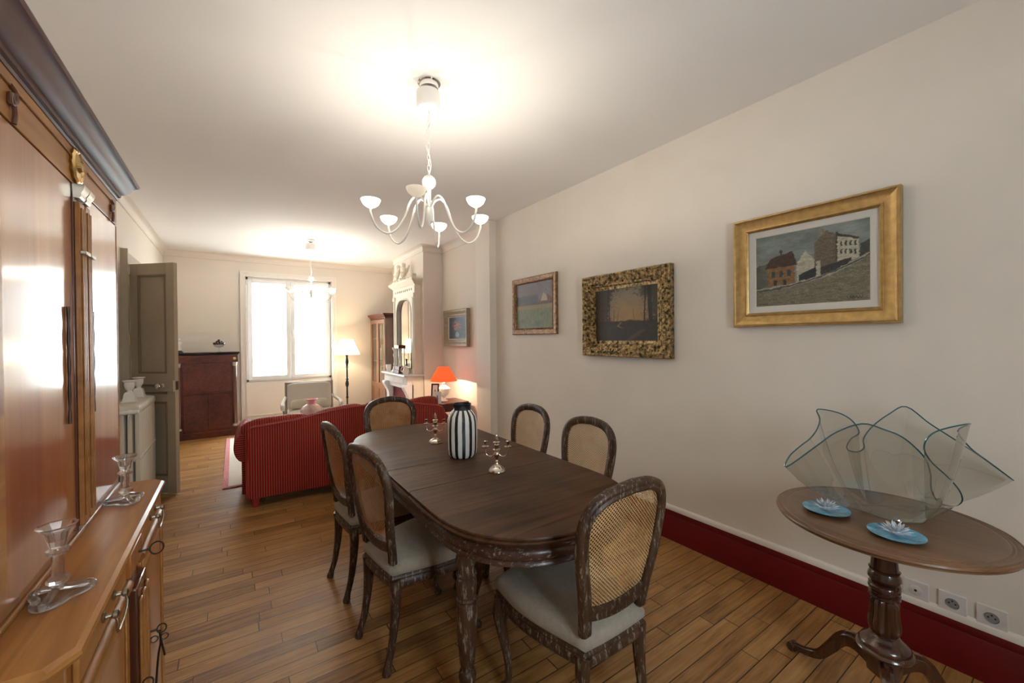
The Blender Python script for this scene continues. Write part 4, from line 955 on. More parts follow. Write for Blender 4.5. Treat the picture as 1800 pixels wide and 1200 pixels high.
def picture(name, label, X, y0, y1, z0, z1, prof, fmat, paint, liner=None, nx=220, grp=None, blobs=None, bmat=None, tilt=0):
    """prof: (inset, depth) rings from the outer edge inwards; wall at X, room on the -x side; viewer's left is +y"""
    t = thing(name, label, 'painting', (X, (y0+y1)/2, z0), 0, grp)
    def rings(pf):
        R_ = []
        for i_, d_ in pf: R_.append([(X-d_, y1-i_, z0+i_), (X-d_, y1-i_, z1-i_), (X-d_, y0+i_, z1-i_), (X-d_, y0+i_, z0+i_)])
        return R_
    MB().loft(rings([(.0, .002)]+prof+[(prof[-1][0], .002)]), cap=False, ends=True).build('frame', fmat, t, world=True, ang=20)
    ins = prof[-1][0]; dep = .010
    if liner:
        lo = liner
        o_ = MB().loft(rings([(ins, .012), (ins, .016), (ins+lo-.004, .013), (ins+lo, .010), (ins+lo, .004)]), cap=False).build('liner', LINER, t, world=True, ang=20)
        ins += lo
    if blobs:
        m = MB(); r_ = random.Random(8)
        for (i_, d_, step, rad) in blobs:
            ys = np.arange(y0+i_, y1-i_, step); zs = np.arange(z0+i_, z1-i_, step)
            pts = [(y_, z0+i_) for y_ in ys]+[(y_, z1-i_) for y_ in ys]+[(y0+i_, z_) for z_ in zs]+[(y1-i_, z_) for z_ in zs]
            for (y_, z_) in pts: m.sphere((X-d_, y_+r_.uniform(-.003, .003), z_+r_.uniform(-.003, .003)), (rad*.5, rad*r_.uniform(.7, 1.2), rad*r_.uniform(.7, 1.2)), 7, 5)
        for cy in (y0+.035, y1-.035):
            for cz in (z0+.035, z1-.035):
                for k in range(9):
                    a = k*.7; m.sphere((X-.04, cy+.020*cos(a), cz+.020*sin(a)), (.007, .010, .010), 7, 5)
        m.build('carved_ornament', bmat, t, world=True)
    ny = int(nx*(z1-z0-2*ins)/(y1-y0-2*ins)); us = np.linspace(0, .9999, nx+1); vs = np.linspace(0, .9999, ny+1); U, V = np.meshgrid(us, vs)
    img = np.clip(paint(U, V), 0, 1)
    a0, a1, b0, b1 = y1-ins, y0+ins, z0+ins, z1-ins
    m = MB().grid(lambda u, v: (X-.009, a0+(a1-a0)*u, b0+(b1-b0)*v), nx, ny)
    o = m.build('canvas', PAINT, t, world=True, smooth=False)
    ca = o.data.color_attributes.new('paint', 'FLOAT_COLOR', 'POINT')
    buf = np.ones((img.shape[0]*img.shape[1], 4), dtype=np.float32); buf[:, :3] = img.reshape(-1, 3); ca.data.foreach_set('color', buf.ravel())
    return t
picture('gilt_framed_painting', 'largest painting, hillside street in a broad gold frame above the pedestal table', XR-.001, .528, 1.274, 1.474, 2.100,
        [(.0, .040), (.004, .046), (.010, .047), (.014, .042), (.040, .030), (.062, .026), (.064, .031), (.070, .032), (.074, .027), (.080, .022)], [GOLD], p_village, liner=.036, nx=300)
picture('carved_frame_painting', 'dark dusk landscape with trees in a carved gilt frame, middle of the right wall', XR-.001, 1.700, 2.555, 1.268, 1.930,
        [(.0, .050), (.006, .056), (.014, .056), (.020, .048), (.028, .052), (.050, .048), (.078, .030), (.084, .034), (.092, .033), (.100, .020), (.125, .016)], [GOLDO], p_dusk, nx=260,
        blobs=[(.038, .052, .019, .012), (.058, .046, .023, .012), (.018, .054, .021, .008)], bmat=GOLDO)
picture('small_field_painting', 'small painting of a field and houses in a thin brown gilt frame', XR-.001, 2.925, 3.655, 1.457, 2.045,
        [(.0, .022), (.006, .030), (.030, .026), (.050, .018), (.058, .022), (.064, .014)], [GOLDD], p_field, nx=180)
picture('flower_painting', 'small flower still life in a taupe frame above the red lamp', XF-.001, 4.715, 5.43, 1.315, 1.82,
        [(.0, .050), (.008, .056), (.03, .052), (.060, .030), (.085, .026), (.092, .020)], [TAUPEF], p_flower, liner=.012, nx=150)

# ------------------------------------------------------------------ radiator and two urns
t = thing('radiator', 'cream cast-iron column radiator on the left wall beyond the buffet', 'radiator', (-.70, 4.57, 0))
x0, x1 = -.81, -.60; n = 14; y0 = 4.19; dy = .054
for k in range(n):
    m = MB(); yc = y0+dy*(k+.5)
    for j in range(5):
        xc = x0+.02+(x1-x0-.04)*j/4
        m.sbox((xc, yc, .52), (.0155, .023, .40), .45, 12, 10)
    for z in (.13, .52, .895): m.sbox(((x0+x1)/2, yc, z), ((x1-x0)/2, .024, .022 if z == .52 else .035), .35, 16, 8)
    m.build('section', ENAMEL, t, world=True, ang=60)
m = MB(); m.box(x0+.02, x1-.02, y0+.01, y0+.03, 0, .13); m.box(x0+.02, x1-.02, y0+n*dy-.03, y0+n*dy-.01, 0, .13); m.build('foot', ENAMEL, t, world=True)
m = MB().lathe([(.018, 4.19), (.020, 4.17), (.014, 4.16), (.012, 4.13)], (-.655, 0, .885), 12, 'Y'); m.build('end_plug', WHITEP, t, world=True)
m = MB().tube([(-.755, 4.15, .885), (-.66, 4.14, .887), (-.60, 4.14, .889)], [.014, .016, .016], 12); m.build('valve', WHITEP, t, world=True)
def urn(loc, label):
    t = thing('white_urn', label, 'urn', loc, 0, 'white urns on the radiator')
    q = MB(); q.loft([[(s*a, s2*a, z) for s, s2 in ((-1, -1), (1, -1), (1, 1), (-1, 1))] for a, z in ((.046, 0), (.046, .01), (.040, .014), (.030, .07), (.022, .08))]); q.build('plinth', CHINA, t, ang=20)
    MB().lathe([(.018, .080), (.016, .092), (.022, .10), (.030, .115), (.034, .135), (.034, .16), (.046, .170), (.046, .175), (.036, .172), (.028, .15), (.002, .12)], (0, 0, 0), 20).build('cup', CHINA, t)
urn((-.700, 4.46, .932), 'white square-footed urn on the radiator, the nearer one')
urn((-.695, 4.80, .932), 'white square-footed urn on the radiator, the farther one')

# ------------------------------------------------------------------ sofa
SW = 1.80
t = thing('striped_sofa', 'red striped camel-back sofa seen from behind', 'sofa', (.068, 4.06, 0), radians(-2))
def topz(x):
    return float(np.interp(x, [0, .03, .07, .20, .36, .50, .65, .85, 1.1, 1.45, 1.72, 1.77, SW], [.655, .690, .700, .708, .722, .748, .775, .792, .795, .770, .722, .700, .655]))
m = MB(); rings = []
for i in range(61):
    x = SW*i/60; z1 = topz(x); yy = 0 if 0 < i < 60 else .02
    rings.append([(x, .0+yy, .085), (x, -.004+yy, .30), (x, .0+yy, z1-.03), (x, .012+yy, z1-.008), (x, .035, z1), (x, .08-yy*.5, z1-.008), (x, .13-yy, z1-.06), (x, .15-yy, .4), (x, .15-yy, .085)])
m.loft(rings); m.build('back', SOFX, t, ang=50)
m = MB(); P = [(SW*i/60, .006, topz(SW*i/60)-.012) for i in range(1, 60)]; P = [(.006, .01, .09)]+P+[(SW-.006, .01, .09)]; m.tube(P, .006, 6); m.build('piping', SOFP, t)
for s, xc in ((-1, .0), (1, SW)):
    m = MB(); rings = []
    for i in range(13):
        y = .10+.80*i/12
        pr2 = [(.0, .085), (-.03*-s, .085)]
        r = .085+.008*sin(i/12*pi); zc_ = .50
        ring = []
        for k in range(20):
            a = 2*pi*k/20; ring.append((xc+r*cos(a), y, zc_+r*sin(a)*1.45))
        rings.append(ring)
    m.loft(rings); m.build('rolled_arm', SOFY, t, ang=50)
    a_, b_ = (xc-.03, xc+.09) if s < 0 else (xc-.09, xc+.03)
    B(a_, b_, .15, .88, .085, .45).build('arm_panel', SOFY, t, bevel=.01)
B(.09, SW-.09, .15, .90, .085, .30).build('seat_base', SOFX, t, bevel=.01)
for k in range(3):
    w3 = (SW-.2)/3; MB().sbox((.1+w3*(k+.5), .55, .37), (w3/2-.002, .36, .075), .3).build('seat_cushion', SOFX, t)
for k, (xa, xb, zt) in enumerate(((-.04, .505, 0), (.51, .985, 0), (.99, 1.40, 0), (1.405, SW-.03, 0))):
    m = MB(); rings = []
    for i in range(21):
        x = xa+(xb-xa)*i/20; e = .03*(abs(i/10-1)**6)
        z1 = float(np.interp(x, [-.05, .08, .5, .7, .95, 1.2, 1.5, 1.78], [.70, .722, .738, .758, .788, .785, .775, .80]))+.010*sin(i/20*pi)-e
        rings.append([(x, .11+e, .45), (x, .11+e, z1-.03), (x, .14+e, z1), (x, .20-e, z1), (x, .27-e, z1-.06), (x, .30-e, .45)])
    m.loft(rings); m.build('back_cushion', SOFX, t, ang=60)
for x in (.07, SW-.07):
    for y in (.05, .84): MB().lathe([(.022, 0 if y < .5 else .0128), (.030, .03), (.032, .085)], (x, y, 0), 12).build('foot', SOFP, t)
o = MB().sbox((.10, 4.62, .565), (.10, .22, .06), .5).build('red_throw_cushion', RED, None); 
bpy.data.objects.remove(o)

# ------------------------------------------------------------------ rug, coffee table, pink vase
t = thing('rug', 'cream rug with faded pink border under the sitting area', 'rug', (.9, 5.95, 0))
m = B(-.06, 2.0, 4.80, 7.12, .001, .012); m.build('pile', RUGM, t, world=True, smooth=False)
m = MB(); m.box(-.105, -.06, 4.755, 7.165, .001, .0125); m.box(-.06, 2.0, 4.755, 4.80, .001, .0125); m.box(-.06, 2.0, 7.12, 7.165, .001, .0125); m.build('border', RUGP, t, world=True, smooth=False)
t = thing('coffee_table', 'low white coffee table behind the sofa with a pink vase on it', 'table', (.74, 5.5, .0127))
m = B(.36, 1.22, 5.22, 5.80, .455, .475); m.build('tabletop', WHITEP, t, world=True, bevel=.005)
for x in (.40, 1.18):
    for y in (5.26, 5.76): B(x-.02, x+.02, y-.02, y+.02, .0127, .455).build('leg', WHITEP, t, world=True)
t = thing('pink_vase', 'round pinkish opal glass vase on the coffee table', 'vase', (.765, 5.42, .4752))
MB().lathe([(.001, 0), (.05, .0), (.085, .02), (.118, .06), (.125, .09), (.115, .125), (.080, .158), (.050, .172), (.047, .18)], (0, 0, 0), 32).build('vase_body', PINKG, t)
MB().lathe([(.047, .18), (.045, .20), (.052, .222), (.068, .232), (.066, .234), (.048, .224), (.040, .2), (.040, .18)], (0, 0, 0), 32, flute=.05, fn=6).build('flared_rim', PINKR, t)

# ------------------------------------------------------------------ armchair by the window
t = thing('armchair', 'grey upholstered square-back armchair below the window', 'armchair', (.87, 6.05, .0127), radians(177))
aw, ad = .62, .58; zt = .81
m = MB(); m.box(-aw/2, -aw/2+.03, -.50, -.46, .25, zt); m.box(aw/2-.03, aw/2, -.50, -.46, .25, zt); m.box(-aw/2, aw/2, -.50, -.46, zt-.03, zt); m.build('back_frame', GREYW, t, bevel=.006)
MB().sbox((0, -.455, .60), (aw/2-.025, .045, .20), .25).build('back_pad', GREYL, t)
MB().sbox((0, -.18, .36), (aw/2-.02, .29, .07), .3).build('seat', GREYL, t)
MB().sbox((0, -.40, .50), (aw/2-.06, .05, .07), .5).build('lumbar_cushion', GREYL, t)
B(-aw/2, aw/2, -.50, .10, .22, .30).build('seat_rail', GREYW, t, bevel=.006)
for s in (-1, 1):
    P = cr_path([(s*(aw/2-.01), -.48, .60, .02), (s*(aw/2+.02), -.32, .575, .022), (s*(aw/2+.045), -.10, .555, .024), (s*(aw/2+.045), .04, .54, .028), (s*(aw/2+.045), .07, .50, .022)], 5)
    MB().tube(P, [p[3] for p in P], 10).build('arm', GREYL, t)
    P = cr_path([(s*(aw/2+.04), .05, .53, .018), (s*(aw/2+.02), .0, .42, .018), (s*(aw/2-.01), .05, .30, .022)], 5)
    MB().tube(P, [p[3] for p in P], 8).build('arm_support', GREYW, t)
    MB().lathe([(.012, .0), (.024, .2), (.026, .24)], (s*(aw/2-.03), .07, 0), 12).build('leg', GREYW, t)
    MB().lathe([(.014, .0), (.022, .2), (.024, .25)], (s*(aw/2-.03), -.47, 0), 12).build('leg', GREYW, t)

# ------------------------------------------------------------------ floor lamp
t = thing('floor_lamp', 'tall floor lamp with black turned pole and cream shade by the window', 'lamp', (1.615, 7.45, 0))
MB().lathe([(.001, 0), (.13, 0), (.135, .015), (.10, .03), (.04, .05), (.02, .07)], (0, 0, 0), 28).build('base', BLACK, t)
MB().lathe([(.02, .07), (.015, .10), (.022, .13), (.014, .16), (.013, .40), (.024, .42), (.015, .44), (.014, .60), (.025, .62), (.030, .66), (.022, .70), (.016, .72), (.028, .735), (.016, .75), (.014, .93), (.026, .94), (.016, .955), (.020, .99), (.029, 1.03), (.022, 1.08), (.016, 1.12), (.022, 1.15), (.024, 1.17), (.004, 1.18)], (0, 0, 0), 16).build('pole', BLACK, t)
sh = MB().lathe([(.215, 1.165), (.10, 1.425)], (0, 0, 0), 40)
sh = MB().loft([[(r*cos(2*pi*j/40), r*sin(2*pi*j/40), z) for j in range(40)] for r, z in ((.215, 1.165), (.175, 1.255), (.10, 1.425))], cap=False); sh.build('lamp_shade', SHADEW, t, solid=.003)
MB().sphere((0, 0, 1.27), (.03, .03, .04), 12, 8).build('bulb', BULB, t)
light('floor_lamp_light', 'POINT', (1.615, 7.45, 1.32), 14, (1, .78, .50), .03)

# ------------------------------------------------------------------ secretary desk with compote and statuette
t = thing('secretary_desk', 'dark mahogany fall-front secretary with black marble top against the back wall', 'secretary', (-.29, 7.62, 0))
x0, x1, y0, y1 = -.70, .05, 7.43, 7.825
B(x0+.02, x1-.02, y0+.02, y1, .08, 1.20).build('carcass', DARKM, t, world=True, bevel=.003)
B(x0, x1, y0, y1, .0, .085).build('plinth', DARKM, t, world=True, bevel=.004)
m = MB(); m.loft([[(x0-o_, y0-o_, z), (x1+o_, y0-o_, z), (x1+o_, y1, z), (x0-o_, y1, z)] for o_, z in ((0, 1.215), (.006, 1.222), (.018, 1.232), (.020, 1.248), (.012, 1.252))]); m.build('marble_top', BLACKG, t, world=True, ang=20)
dw = B(x0+.0, x1-.0, y0+.004, y0+.03, 1.10, 1.212).build('frieze_drawer', DARKM, t, world=True, bevel=.003)
m = MB().lathe([(.020, 0), (.012, -.004), (.002, -.006)], (x1-.045, y0+.004, 1.155), 14, 'Y'); m.build('rosette', BRASS, dw, world=True)
ff = B(x0+.09, x1-.09, y0+.010, y0+.03, .66, 1.085).build('fall_front', DARKM, t, world=True, bevel=.003)
MB().lathe([(.018, 0), (.010, -.003), (.002, -.004)], ((x0+x1)/2, y0+.010, 1.02), 12, 'Y').build('escutcheon', IRON, ff, world=True)
for a, b in ((x0+.09, (x0+x1)/2-.002), ((x0+x1)/2+.002, x1-.09)):
    B(a, b, y0+.012, y0+.03, .12, .64).build('lower_door', DARKM, t, world=True, bevel=.004)
B(x0+.08, x1-.08, y0+.004, y0+.03, .642, .658).build('shelf_edge', DARKM, t, world=True, bevel=.003)
for xc in (x0+.045, x1-.045):
    c_ = MB().lathe([(.026, .17), (.030, .19), (.027, .6), (.024, 1.04)], (xc, y0+.018, 0), 20).build('column', DARKZ, t, world=True)
    MB().lathe([(.025, 1.04), (.032, 1.05), (.028, 1.06), (.034, 1.085), (.034, 1.098)], (xc, y0+.018, 0), 20).build('column_capital', STEEL, c_, world=True)
    MB().lathe([(.034, .14), (.034, .15), (.030, .16), (.030, .172)], (xc, y0+.018, 0), 20).build('column_base', STEEL, c_, world=True)
    B(xc-.035, xc+.035, y0-.016, y0+.05, .086, .14).build('column_plinth', DARKM, t, world=True)
t = thing('glass_compote', 'footed glass bowl of dark red balls on the secretary', 'bowl', (-.185, 7.58, 1.2525))
MB().lathe([(.001, 0), (.035, 0), (.035, .004), (.008, .010), (.007, .05), (.012, .060), (.05, .075), (.078, .11), (.085, .140), (.080, .140), (.072, .112), (.045, .082), (.001, .07)], (0, 0, 0), 28).build('bowl', CLEARG, t)
random.seed(9); k = 0
for (r, z, n_, lb) in ((.058, .128, 9, 'dark red ball in the ring along the rim of the glass compote'), (.028, .150, 5, 'dark red ball in the upper layer of the glass compote heap'), (.0, .172, 1, 'topmost dark red ball of the heap in the glass compote')):
    for j in range(n_):
        a = 2*pi*j/n_+r*40
        o = MB().sphere((0, 0, 0), .019, 10, 8).build('decorative_ball', CHERRY, None); o.location = (-.185+r*cos(a), 7.58+r*sin(a), 1.2525+z)
        tag(o, lb, 'ball', 'red balls in the glass compote')
t = thing('white_statuette', 'small white statuette on a dark base at the left end of the secretary', 'statuette', (-.655, 7.60, 1.2525))
MB().lathe([(.045, 0), (.045, .012), (.03, .02), (.03, .03)], (0, 0, 0), 16).build('plinth', BLACK, t)
MB().lathe([(.028, .03), (.030, .05), (.020, .08), (.022, .11), (.030, .13), (.024, .15), (.012, .158), (.014, .168), (.018, .18), (.012, .198), (.002, .202)], (0, 0, 0), 14, flute=.12, fn=3).build('figure', CHINA, t)

# ------------------------------------------------------------------ bookcase with glazed doors
t = thing('bookcase', 'tall oak bookcase with glazed doors in the far right corner', 'bookcase', (2.33, 7.4, 0))
X, ya, yb_ = 2.115, 6.90, 7.78
B(X, 2.55, ya, ya+.025, .02, 1.85).build('side_panel', DARKZ, t, world=True); B(X, 2.55, yb_-.025, yb_, .02, 1.85).build('side_panel', OAK, t, world=True)
B(2.53, 2.55, ya+.025, yb_-.025, .02, 1.85).build('back_panel', OAK, t, world=True)
for z in (.05, .62, 1.02, 1.42): B(X+.03, 2.53, ya+.025, yb_-.025, z, z+.02).build('shelf', OAK, t, world=True)
B(X-.01, 2.55, ya-.01, yb_, .0, .05).build('plinth', OAK, t, world=True)
m = MB(); m.loft([[(X-o_, ya-o_, z), (2.55, ya-o_, z), (2.55, yb_+o_*.3, z), (X-o_, yb_+o_*.3, z)] for o_, z in ((0, 1.78), (.004, 1.80), (.02, 1.82), (.045, 1.845), (.05, 1.865), (.0, 1.868))]); m.build('cornice', DARKM, t, world=True, ang=20)
mid = (ya+yb_)/2
for a, b in ((ya+.03, mid-.002), (mid+.002, yb_-.03)):
    m = MB(); m.box(X-.004, X+.02, a, a+.06, .06, 1.77); m.box(X-.004, X+.02, b-.06, b, .06, 1.77); m.box(X-.004, X+.02, a+.06, b-.06, 1.70, 1.77); m.box(X-.004, X+.02, a+.06, b-.06, .56, .66); m.box(X-.004, X+.02, a+.06, b-.06, .06, .14); m.box(X+.004, X+.014, a+.06, b-.06, .14, .56)
    d = m.build('bookcase_door', OAK, t, world=True, bevel=.003)
    B(X+.006, X+.010, a+.06, b-.06, .66, 1.70).build('door_pane', CLEARG, d, world=True)
random.seed(12); cols = [(.45, .38, .28), (.30, .12, .06), (.50, .46, .40), (.20, .16, .10), (.38, .30, .20), (.12, .10, .12)]
bkm = [pr('book_cover_%s' % n_, c, .6) for n_, c in zip(('cream', 'russet', 'ivory', 'olive', 'tan', 'slate'), cols)]
for zi, z in enumerate((.64, 1.04, 1.44)):
    y = ya+.06; i = 0; nb = 0
    while y < yb_-.10:
        w_ = random.uniform(.035, .06); h = random.uniform(.20, .29)
        if random.random() < .8:
            k = random.randrange(6)
            o = B(X+.09, X+.27, y, y+w_, z+.0005, z+h).build('book', bkm[k], None, bevel=.004)
            sh_ = ('lower', 'middle', 'top')[zi]; nb += 1
            tag(o, '%s book, %s from the near end of the %s shelf in the glazed bookcase' % (('cream', 'russet', 'ivory', 'olive', 'tan', 'slate')[k], ('first', 'second', 'third', 'fourth', 'fifth', 'sixth', 'seventh', 'eighth', 'ninth', 'tenth', 'eleventh', 'twelfth', 'thirteenth', 'fourteenth', 'fifteenth', 'sixteenth', 'seventeenth')[nb-1], sh_), 'book', 'books on the %s bookcase shelf' % sh_)
        y += w_+.002; i += 1

# ------------------------------------------------------------------ fireplace, trumeau mirror and mantel things
t = thing('fireplace', 'white marble fireplace mantel on the chimney breast', 'fireplace', (2.1, 6.12, 0))
fa, fb = 5.605, 6.66
m = MB(); m.loft([[(1.975-o_, fa-.004-o_, z), (2.269, fa-.004-o_, z), (2.269, fb+o_, z), (1.975-o_, fb+o_, z)] for o_, z in ((-.01, .872), (.0, .878), (.004, .89), (.0, .905), (-.006, .908))]); m.build('mantel_shelf', MARBLE, t, world=True, ang=20)
B(2.02, 2.10, fa+.01, fb-.01, .765, .872).build('frieze', MARBLE, t, world=True, bevel=.004)
B(2.012, 2.02, fa+.16, fb-.16, .785, .852).build('frieze_panel', MARBLE, t, world=True, bevel=.002)
B(2.10, 2.269, fa+.01, fa+.05, 0, .872).build('return_panel', CREAMP, t, world=True); B(2.10, 2.269, fb-.05, fb-.01, 0, .872).build('return_panel', CREAMP, t, world=True)
for a in (fa+.01, fb-.14):
    m = MB(); pf = [(2.03, .765), (1.985, .76), (1.980, .73), (1.992, .70), (2.015, .66), (2.045, .60), (2.052, .55), (2.05, .12), (2.02, .11), (2.02, 0), (2.12, 0), (2.12, .765)]
    m.loft([[(x, y, z) for x, z in pf] for y in (a, a+.13)]); m.build('jamb', MARBLE, t, world=True, ang=30, bevel=.003)
B(2.06, 2.11, fa+.14, fb-.14, .69, .765).build('lintel', MARBLE, t, world=True, bevel=.003)
B(2.13, 2.15, fa+.14, fb-.14, .36, .69).build('shutter', BURG, t, world=True)
m = MB()
for k in range(36):
    y = fa+.14+(fb-fa-.28)*k/36; m.box(2.124, 2.13, y, y+.009, .36, .69)
m.build('shutter_ribs', BURG, t, world=True)
B(2.255, 2.269, fa+.05, fb-.05, 0, .69).build('firebox', SOOT, t, world=True)

t = thing('trumeau_mirror', 'tall cream carved mirror standing on the mantel', 'mirror', (2.2, 6.15, .909))
ma, mb = 5.66, 6.60; mxf = 2.165
def arch_pts(y0_, y1_, z0_, z1_, r):
    P = [(y0_, z0_), (y1_, z0_)]
    for k in range(9): a = k*pi/16; P.append((y1_-r+r*cos(a), z1_-r+r*sin(a)))
    for k in range(9): a = pi/2+k*pi/16; P.append((y0_+r+r*cos(a), z1_-r+r*sin(a)))
    return P
m = MB()
m.box(mxf, 2.268, ma, ma+.15, .909, 2.10); m.box(mxf, 2.268, mb-.15, mb, .909, 2.10); m.box(mxf, 2.268, ma+.15, mb-.15, .909, .985)
inn = arch_pts(ma+.15, mb-.15, .985, 2.03, .22)
top_ = [(p, q) for p, q in inn[2:]]
for (p0, q0), (p1, q1) in zip(top_[:-1], top_[1:]):
    m.add([(mxf, p0, q0), (mxf, p1, q1), (mxf, p1, 2.10), (mxf, p0, 2.10), (2.268, p0, q0), (2.268, p1, q1), (2.268, p1, 2.10), (2.268, p0, 2.10)], [(0, 1, 2, 3), (4, 7, 6, 5), (0, 4, 5, 1), (3, 2, 6, 7)])
m.build('frame', CREAMP, t, world=True, ang=30)
m = MB(); m.tube([(mxf-.002, p, q) for p, q in inn], .010, 8, closed=True); m.build('inner_moulding', CREAMP, t, world=True)
MB().box(2.20, 2.206, ma+.10, mb-.10, .98, 2.08).build('mirror_glass', MIRROR, t, world=True)
for yc in (ma+.05, mb-.05):
    m = MB()
    for s in (-.026, 0, .026): m.lathe([(.009, .98), (.009, 2.02)], (mxf-.002, yc+s, 0), 10)
    m.box(mxf-.02, mxf, yc-.05, yc+.05, 2.03, 2.09); m.box(mxf-.018, mxf, yc-.05, yc+.05, .912, .975); m.build('side_pilaster', CREAMP, t, world=True)
m = MB()
for k in range(9): m.lathe([(.002, -.014), (.014, -.010), (.018, 0)], (mxf, ma+.12+k*(mb-ma-.24)/8, 2.155), 8, 'X', )
m.box(mxf, 2.268, ma, mb, 2.10, 2.215); m.build('rosette_frieze', CREAMP, t, world=True)
m = MB(); m.loft([[(mxf-o_, ma-o_, z), (2.268, ma-o_, z), (2.268, mb+o_, z), (mxf-o_, mb+o_, z)] for o_, z in ((0, 2.215), (.01, 2.22), (.02, 2.235), (.05, 2.262), (.062, 2.275), (.062, 2.30), (.05, 2.305))]); m.build('cornice', CREAMP, t, world=True, ang=20)
for yc, s in ((ma+.02, 1), (mb-.02, -1)):
    m = MB().loft([[(mxf-.045+.02*k_, yc-s*.05+s*w_, z), (mxf-.03+.02*k_, yc-s*.05+s*w_+.02, z), (mxf+.02, yc-s*.05+s*w_+.02, z), (mxf+.02, yc-s*.05+s*w_, z)] for k_, w_, z in ((0, .0, 2.305), (0, .01, 2.33), (.3, .0, 2.355), (.6, .02, 2.375))]); m.build('corner_leaf', CREAMP, t, world=True)
m = MB()
for k in range(22):
    y = ma+.05+(mb-ma-.1)*k/21; m.sphere((mxf-.02, y, 2.318+.010*sin(k*1.7)), (.022, .026, .022), 7, 5)
m.build('leaf_cresting', CREAMP, t, world=True)

# two cherubs seated on the cornice
def skin(name, pts, edges, rad, mat, parent):
    me = bpy.data.meshes.new(name); me.from_pydata(pts, edges, []); o = bpy.data.objects.new(name, me); col.objects.link(o); o.parent = parent; me.materials.append(mat)
    o.modifiers.new('skin', 'SKIN'); 
    for i, r in enumerate(rad): me.skin_vertices[0].data[i].radius = (r, r)
    me.skin_vertices[0].data[0].use_root = True
    s = o.modifiers.new('sub', 'SUBSURF'); s.levels = 1; s.render_levels = 2
    return o
for yc, s in ((6.02, 1), (6.30, -1)):
    b = Vector((-.045, yc-6.15, 2.325-.909))
    pts = [(0, 0, .03), (-.005, s*.005, .075), (-.005, s*.012, .115), (-.008, s*.016, .145), (-.012, s*.02, .180), (-.012, s*.02, .205),
           (-.03, s*-.035, .10), (-.04, s*-.075, .085), (-.02, s*.050, .135), (-.02, s*.095, .150), (-.045, s*-.02, .035), (-.05, s*-.045, .0), (-.04, s*.03, .04), (-.045, s*.07, .01), (.02, s*-.03, .12), (.03, s*-.07, .17)]
    ed = [(0, 1), (1, 2), (2, 3), (3, 4), (4, 5), (2, 6), (6, 7), (2, 8), (8, 9), (0, 10), (10, 11), (0, 12), (12, 13), (2, 14), (14, 15)]
    rad = [.030, .028, .027, .014, .026, .016, .013, .009, .013, .009, .018, .010, .018, .010, .014, .006]
    skin('cherub_figure', [tuple(Vector(p)*1.25+b) for p in pts], ed, [r*1.7 for r in rad], CREAMP, t)
# things on the mantel
t = thing('mantel_clock', 'dark wooden portico clock with pale columns on the mantel', 'clock', (2.06, 6.00, .9085)); t.scale = (1, 1, 1.18)
B(-.06, .06, -.10, .10, 0, .045).build('base', DARKM, t, bevel=.003); B(-.05, .05, -.09, .09, .045, .09).build('step', DARKM, t, bevel=.003)
B(-.055, .055, -.095, .095, .315, .36).build('entablature', DARKM, t, bevel=.003)
for x in (-.04, .04):
    for y in (-.075, .075): MB().lathe([(.013, .09), (.013, .10), (.009, .105), (.009, .30), (.013, .305), (.013, .315)], (x, y, 0), 12).build('column', CHINA, t)
MB().lathe([(.002, -.018), (.042, -.018), (.046, -.010), (.046, .012), (.002, .014)], (-.005, 0, .255), 24, 'X').build('dial', CHINA, t)
MB().lathe([(.002, -.006), (.022, -.004), (.022, .004), (.002, .006)], (-.005, 0, .15), 16, 'X').build('pendulum', BRASS, t)
t = thing('candlestick', 'pale candlestick left of the portico clock on the mantel', 'candlestick', (2.04, 6.20, .9085))
MB().lathe([(.002, 0), (.045, 0), (.05, .02), (.03, .05), (.014, .08), (.012, .10)], (0, 0, 0), 18).build('base', CHINA, t)
MB().lathe([(.012, .1), (.02, .13), (.012, .16), (.012, .22), (.024, .27), (.012, .31), (.018, .34), (.034, .36), (.036, .385), (.02, .385)], (0, 0, 0), 18).build('stem', CHINA, t)
t = thing('white_beaker', 'small white beaker at the far left of the mantel', 'cup', (2.04, 6.50, .9085))
MB().lathe([(.002, 0), (.030, 0), (.034, .02), (.042, .11), (.038, .11), (.030, .02), (.002, .01)], (0, 0, 0), 20).build('beaker_body', CHINA, t)
t = thing('white_jug', 'white ceramic jug at the near end of the mantel before the mirror', 'jug', (2.045, 5.72, .9085))
MB().lathe([(.002, 0), (.03, 0), (.045, .03), (.048, .06), (.035, .09), (.028, .105), (.036, .125), (.030, .125), (.02, .10), (.002, .02)], (0, 0, 0), 20).build('jug_body', CHINA, t)
MB().tube(cr_path([(-.032, -.0, .11), (-.06, 0, .10), (-.07, 0, .06), (-.045, 0, .035)], 5), .006, 8).build('handle', CHINA, t)
t = thing('dark_candlestick', 'slim black candlestick on the mantel before the mirror glass', 'candlestick', (2.11, 5.86, .9085))
MB().lathe([(.002, 0), (.03, 0), (.028, .01), (.010, .02), (.009, .06), (.016, .09), (.010, .14), (.012, .2), (.020, .215), (.012, .22)], (0, 0, 0), 16).build('stem', BLACK, t)

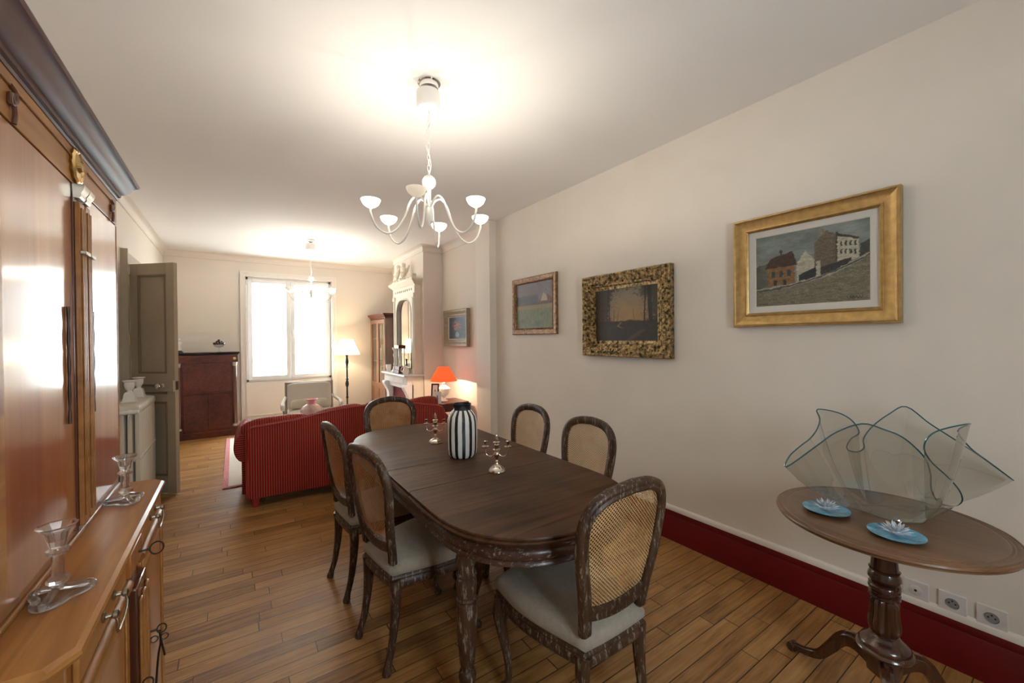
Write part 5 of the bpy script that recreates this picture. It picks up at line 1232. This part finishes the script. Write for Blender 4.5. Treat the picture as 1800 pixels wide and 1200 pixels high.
# ------------------------------------------------------------------ side table with the red lamp and frames
t = thing('side_table', 'small dark side table with raised edge in the alcove, under the red lamp', 'table', (2.24, 4.85, 0))
m = MB(); m.loft([[(2.03-o_, 4.66-o_, z), (2.50, 4.66-o_, z), (2.50, 5.06+o_, z), (2.03-o_, 5.06+o_, z)] for o_, z in ((-.01, .585), (0, .59), (0, .61), (-.004, .612))]); m.build('tabletop', DARKM, t, world=True, ang=20)
B(2.05, 2.48, 4.68, 5.04, .50, .585).build('apron', DARKM, t, world=True)
for x in (2.06, 2.47):
    for y in (4.69, 5.03): MB().lathe([(.010, 0), (.018, .45), (.02, .50)], (x, y, 0), 10).build('leg', DARKZ, t, world=True)
t = thing('red_table_lamp', 'table lamp with glowing red shade and white urn base in the alcove', 'lamp', (2.245, 4.87, .6125))
MB().lathe([(.002, 0), (.05, 0), (.05, .012), (.03, .02), (.016, .04), (.020, .055), (.05, .075), (.075, .11), (.082, .15), (.080, .158), (.088, .160), (.088, .166), (.06, .18), (.03, .205), (.014, .22), (.018, .235), (.010, .245), (.008, .26)], (0, 0, 0), 28).build('urn_base', CHINA, t)
sh = MB().loft([[(r*cos(2*pi*j/36), r*sin(2*pi*j/36), z) for j in range(36)] for r, z in ((.172, .262), (.12, .355), (.068, .442))], cap=False); sh.build('lamp_shade', SHADER, t, solid=.003)
MB().sphere((0, 0, .32), (.022, .022, .03), 12, 8).build('bulb', BULB, t)
light('red_lamp_light', 'POINT', (2.245, 4.87, .6125+.278), 9, (1, .82, .55), .008)
def pframe(loc, rz, w_, h, label, fm, tilt):
    t = thing('photo_frame', label, 'picture frame', loc, rz, 'photo frames on the side table')
    ca_, sa_ = cos(tilt), sin(tilt)
    def tr(m): m.v = [(x, y*ca_+z*sa_, -y*sa_+z*ca_+.012*sa_) for x, y, z in m.v]; return m
    m = MB(); b = .018; m.box(-w_/2, -w_/2+b, 0, .012, 0, h); m.box(w_/2-b, w_/2, 0, .012, 0, h); m.box(-w_/2+b, w_/2-b, 0, .012, h-b, h); m.box(-w_/2+b, w_/2-b, 0, .012, 0, b); tr(m).build('frame', fm, t)
    tr(B(-w_/2+b, w_/2-b, .004, .010, b, h-b)).build('photo', CHINA, t)
    m = MB(); m.sphere((0, .004, h*.62), (w_*.08, .001, h*.09), 10, 6); m.sphere((0, .004, h*.4), (w_*.13, .001, h*.2), 10, 6); tr(m).build('portrait', pr('photo_blue', (.12, .16, .30), .5), t)
    q = MB(); q.box(-.015, .015, h*.35+.012, h*.35+.015, .001, h*.5); q.build('easel_back', BLACK, t)
pframe((2.085, 4.80, .6125), radians(-40), .10, .24, 'tall black photo frame on the side table behind the white one', BLACK, .18)
pframe((2.075, 4.70, .6125), radians(-35), .10, .15, 'small white photo frame on the side table before the black one', CHINA, .18)
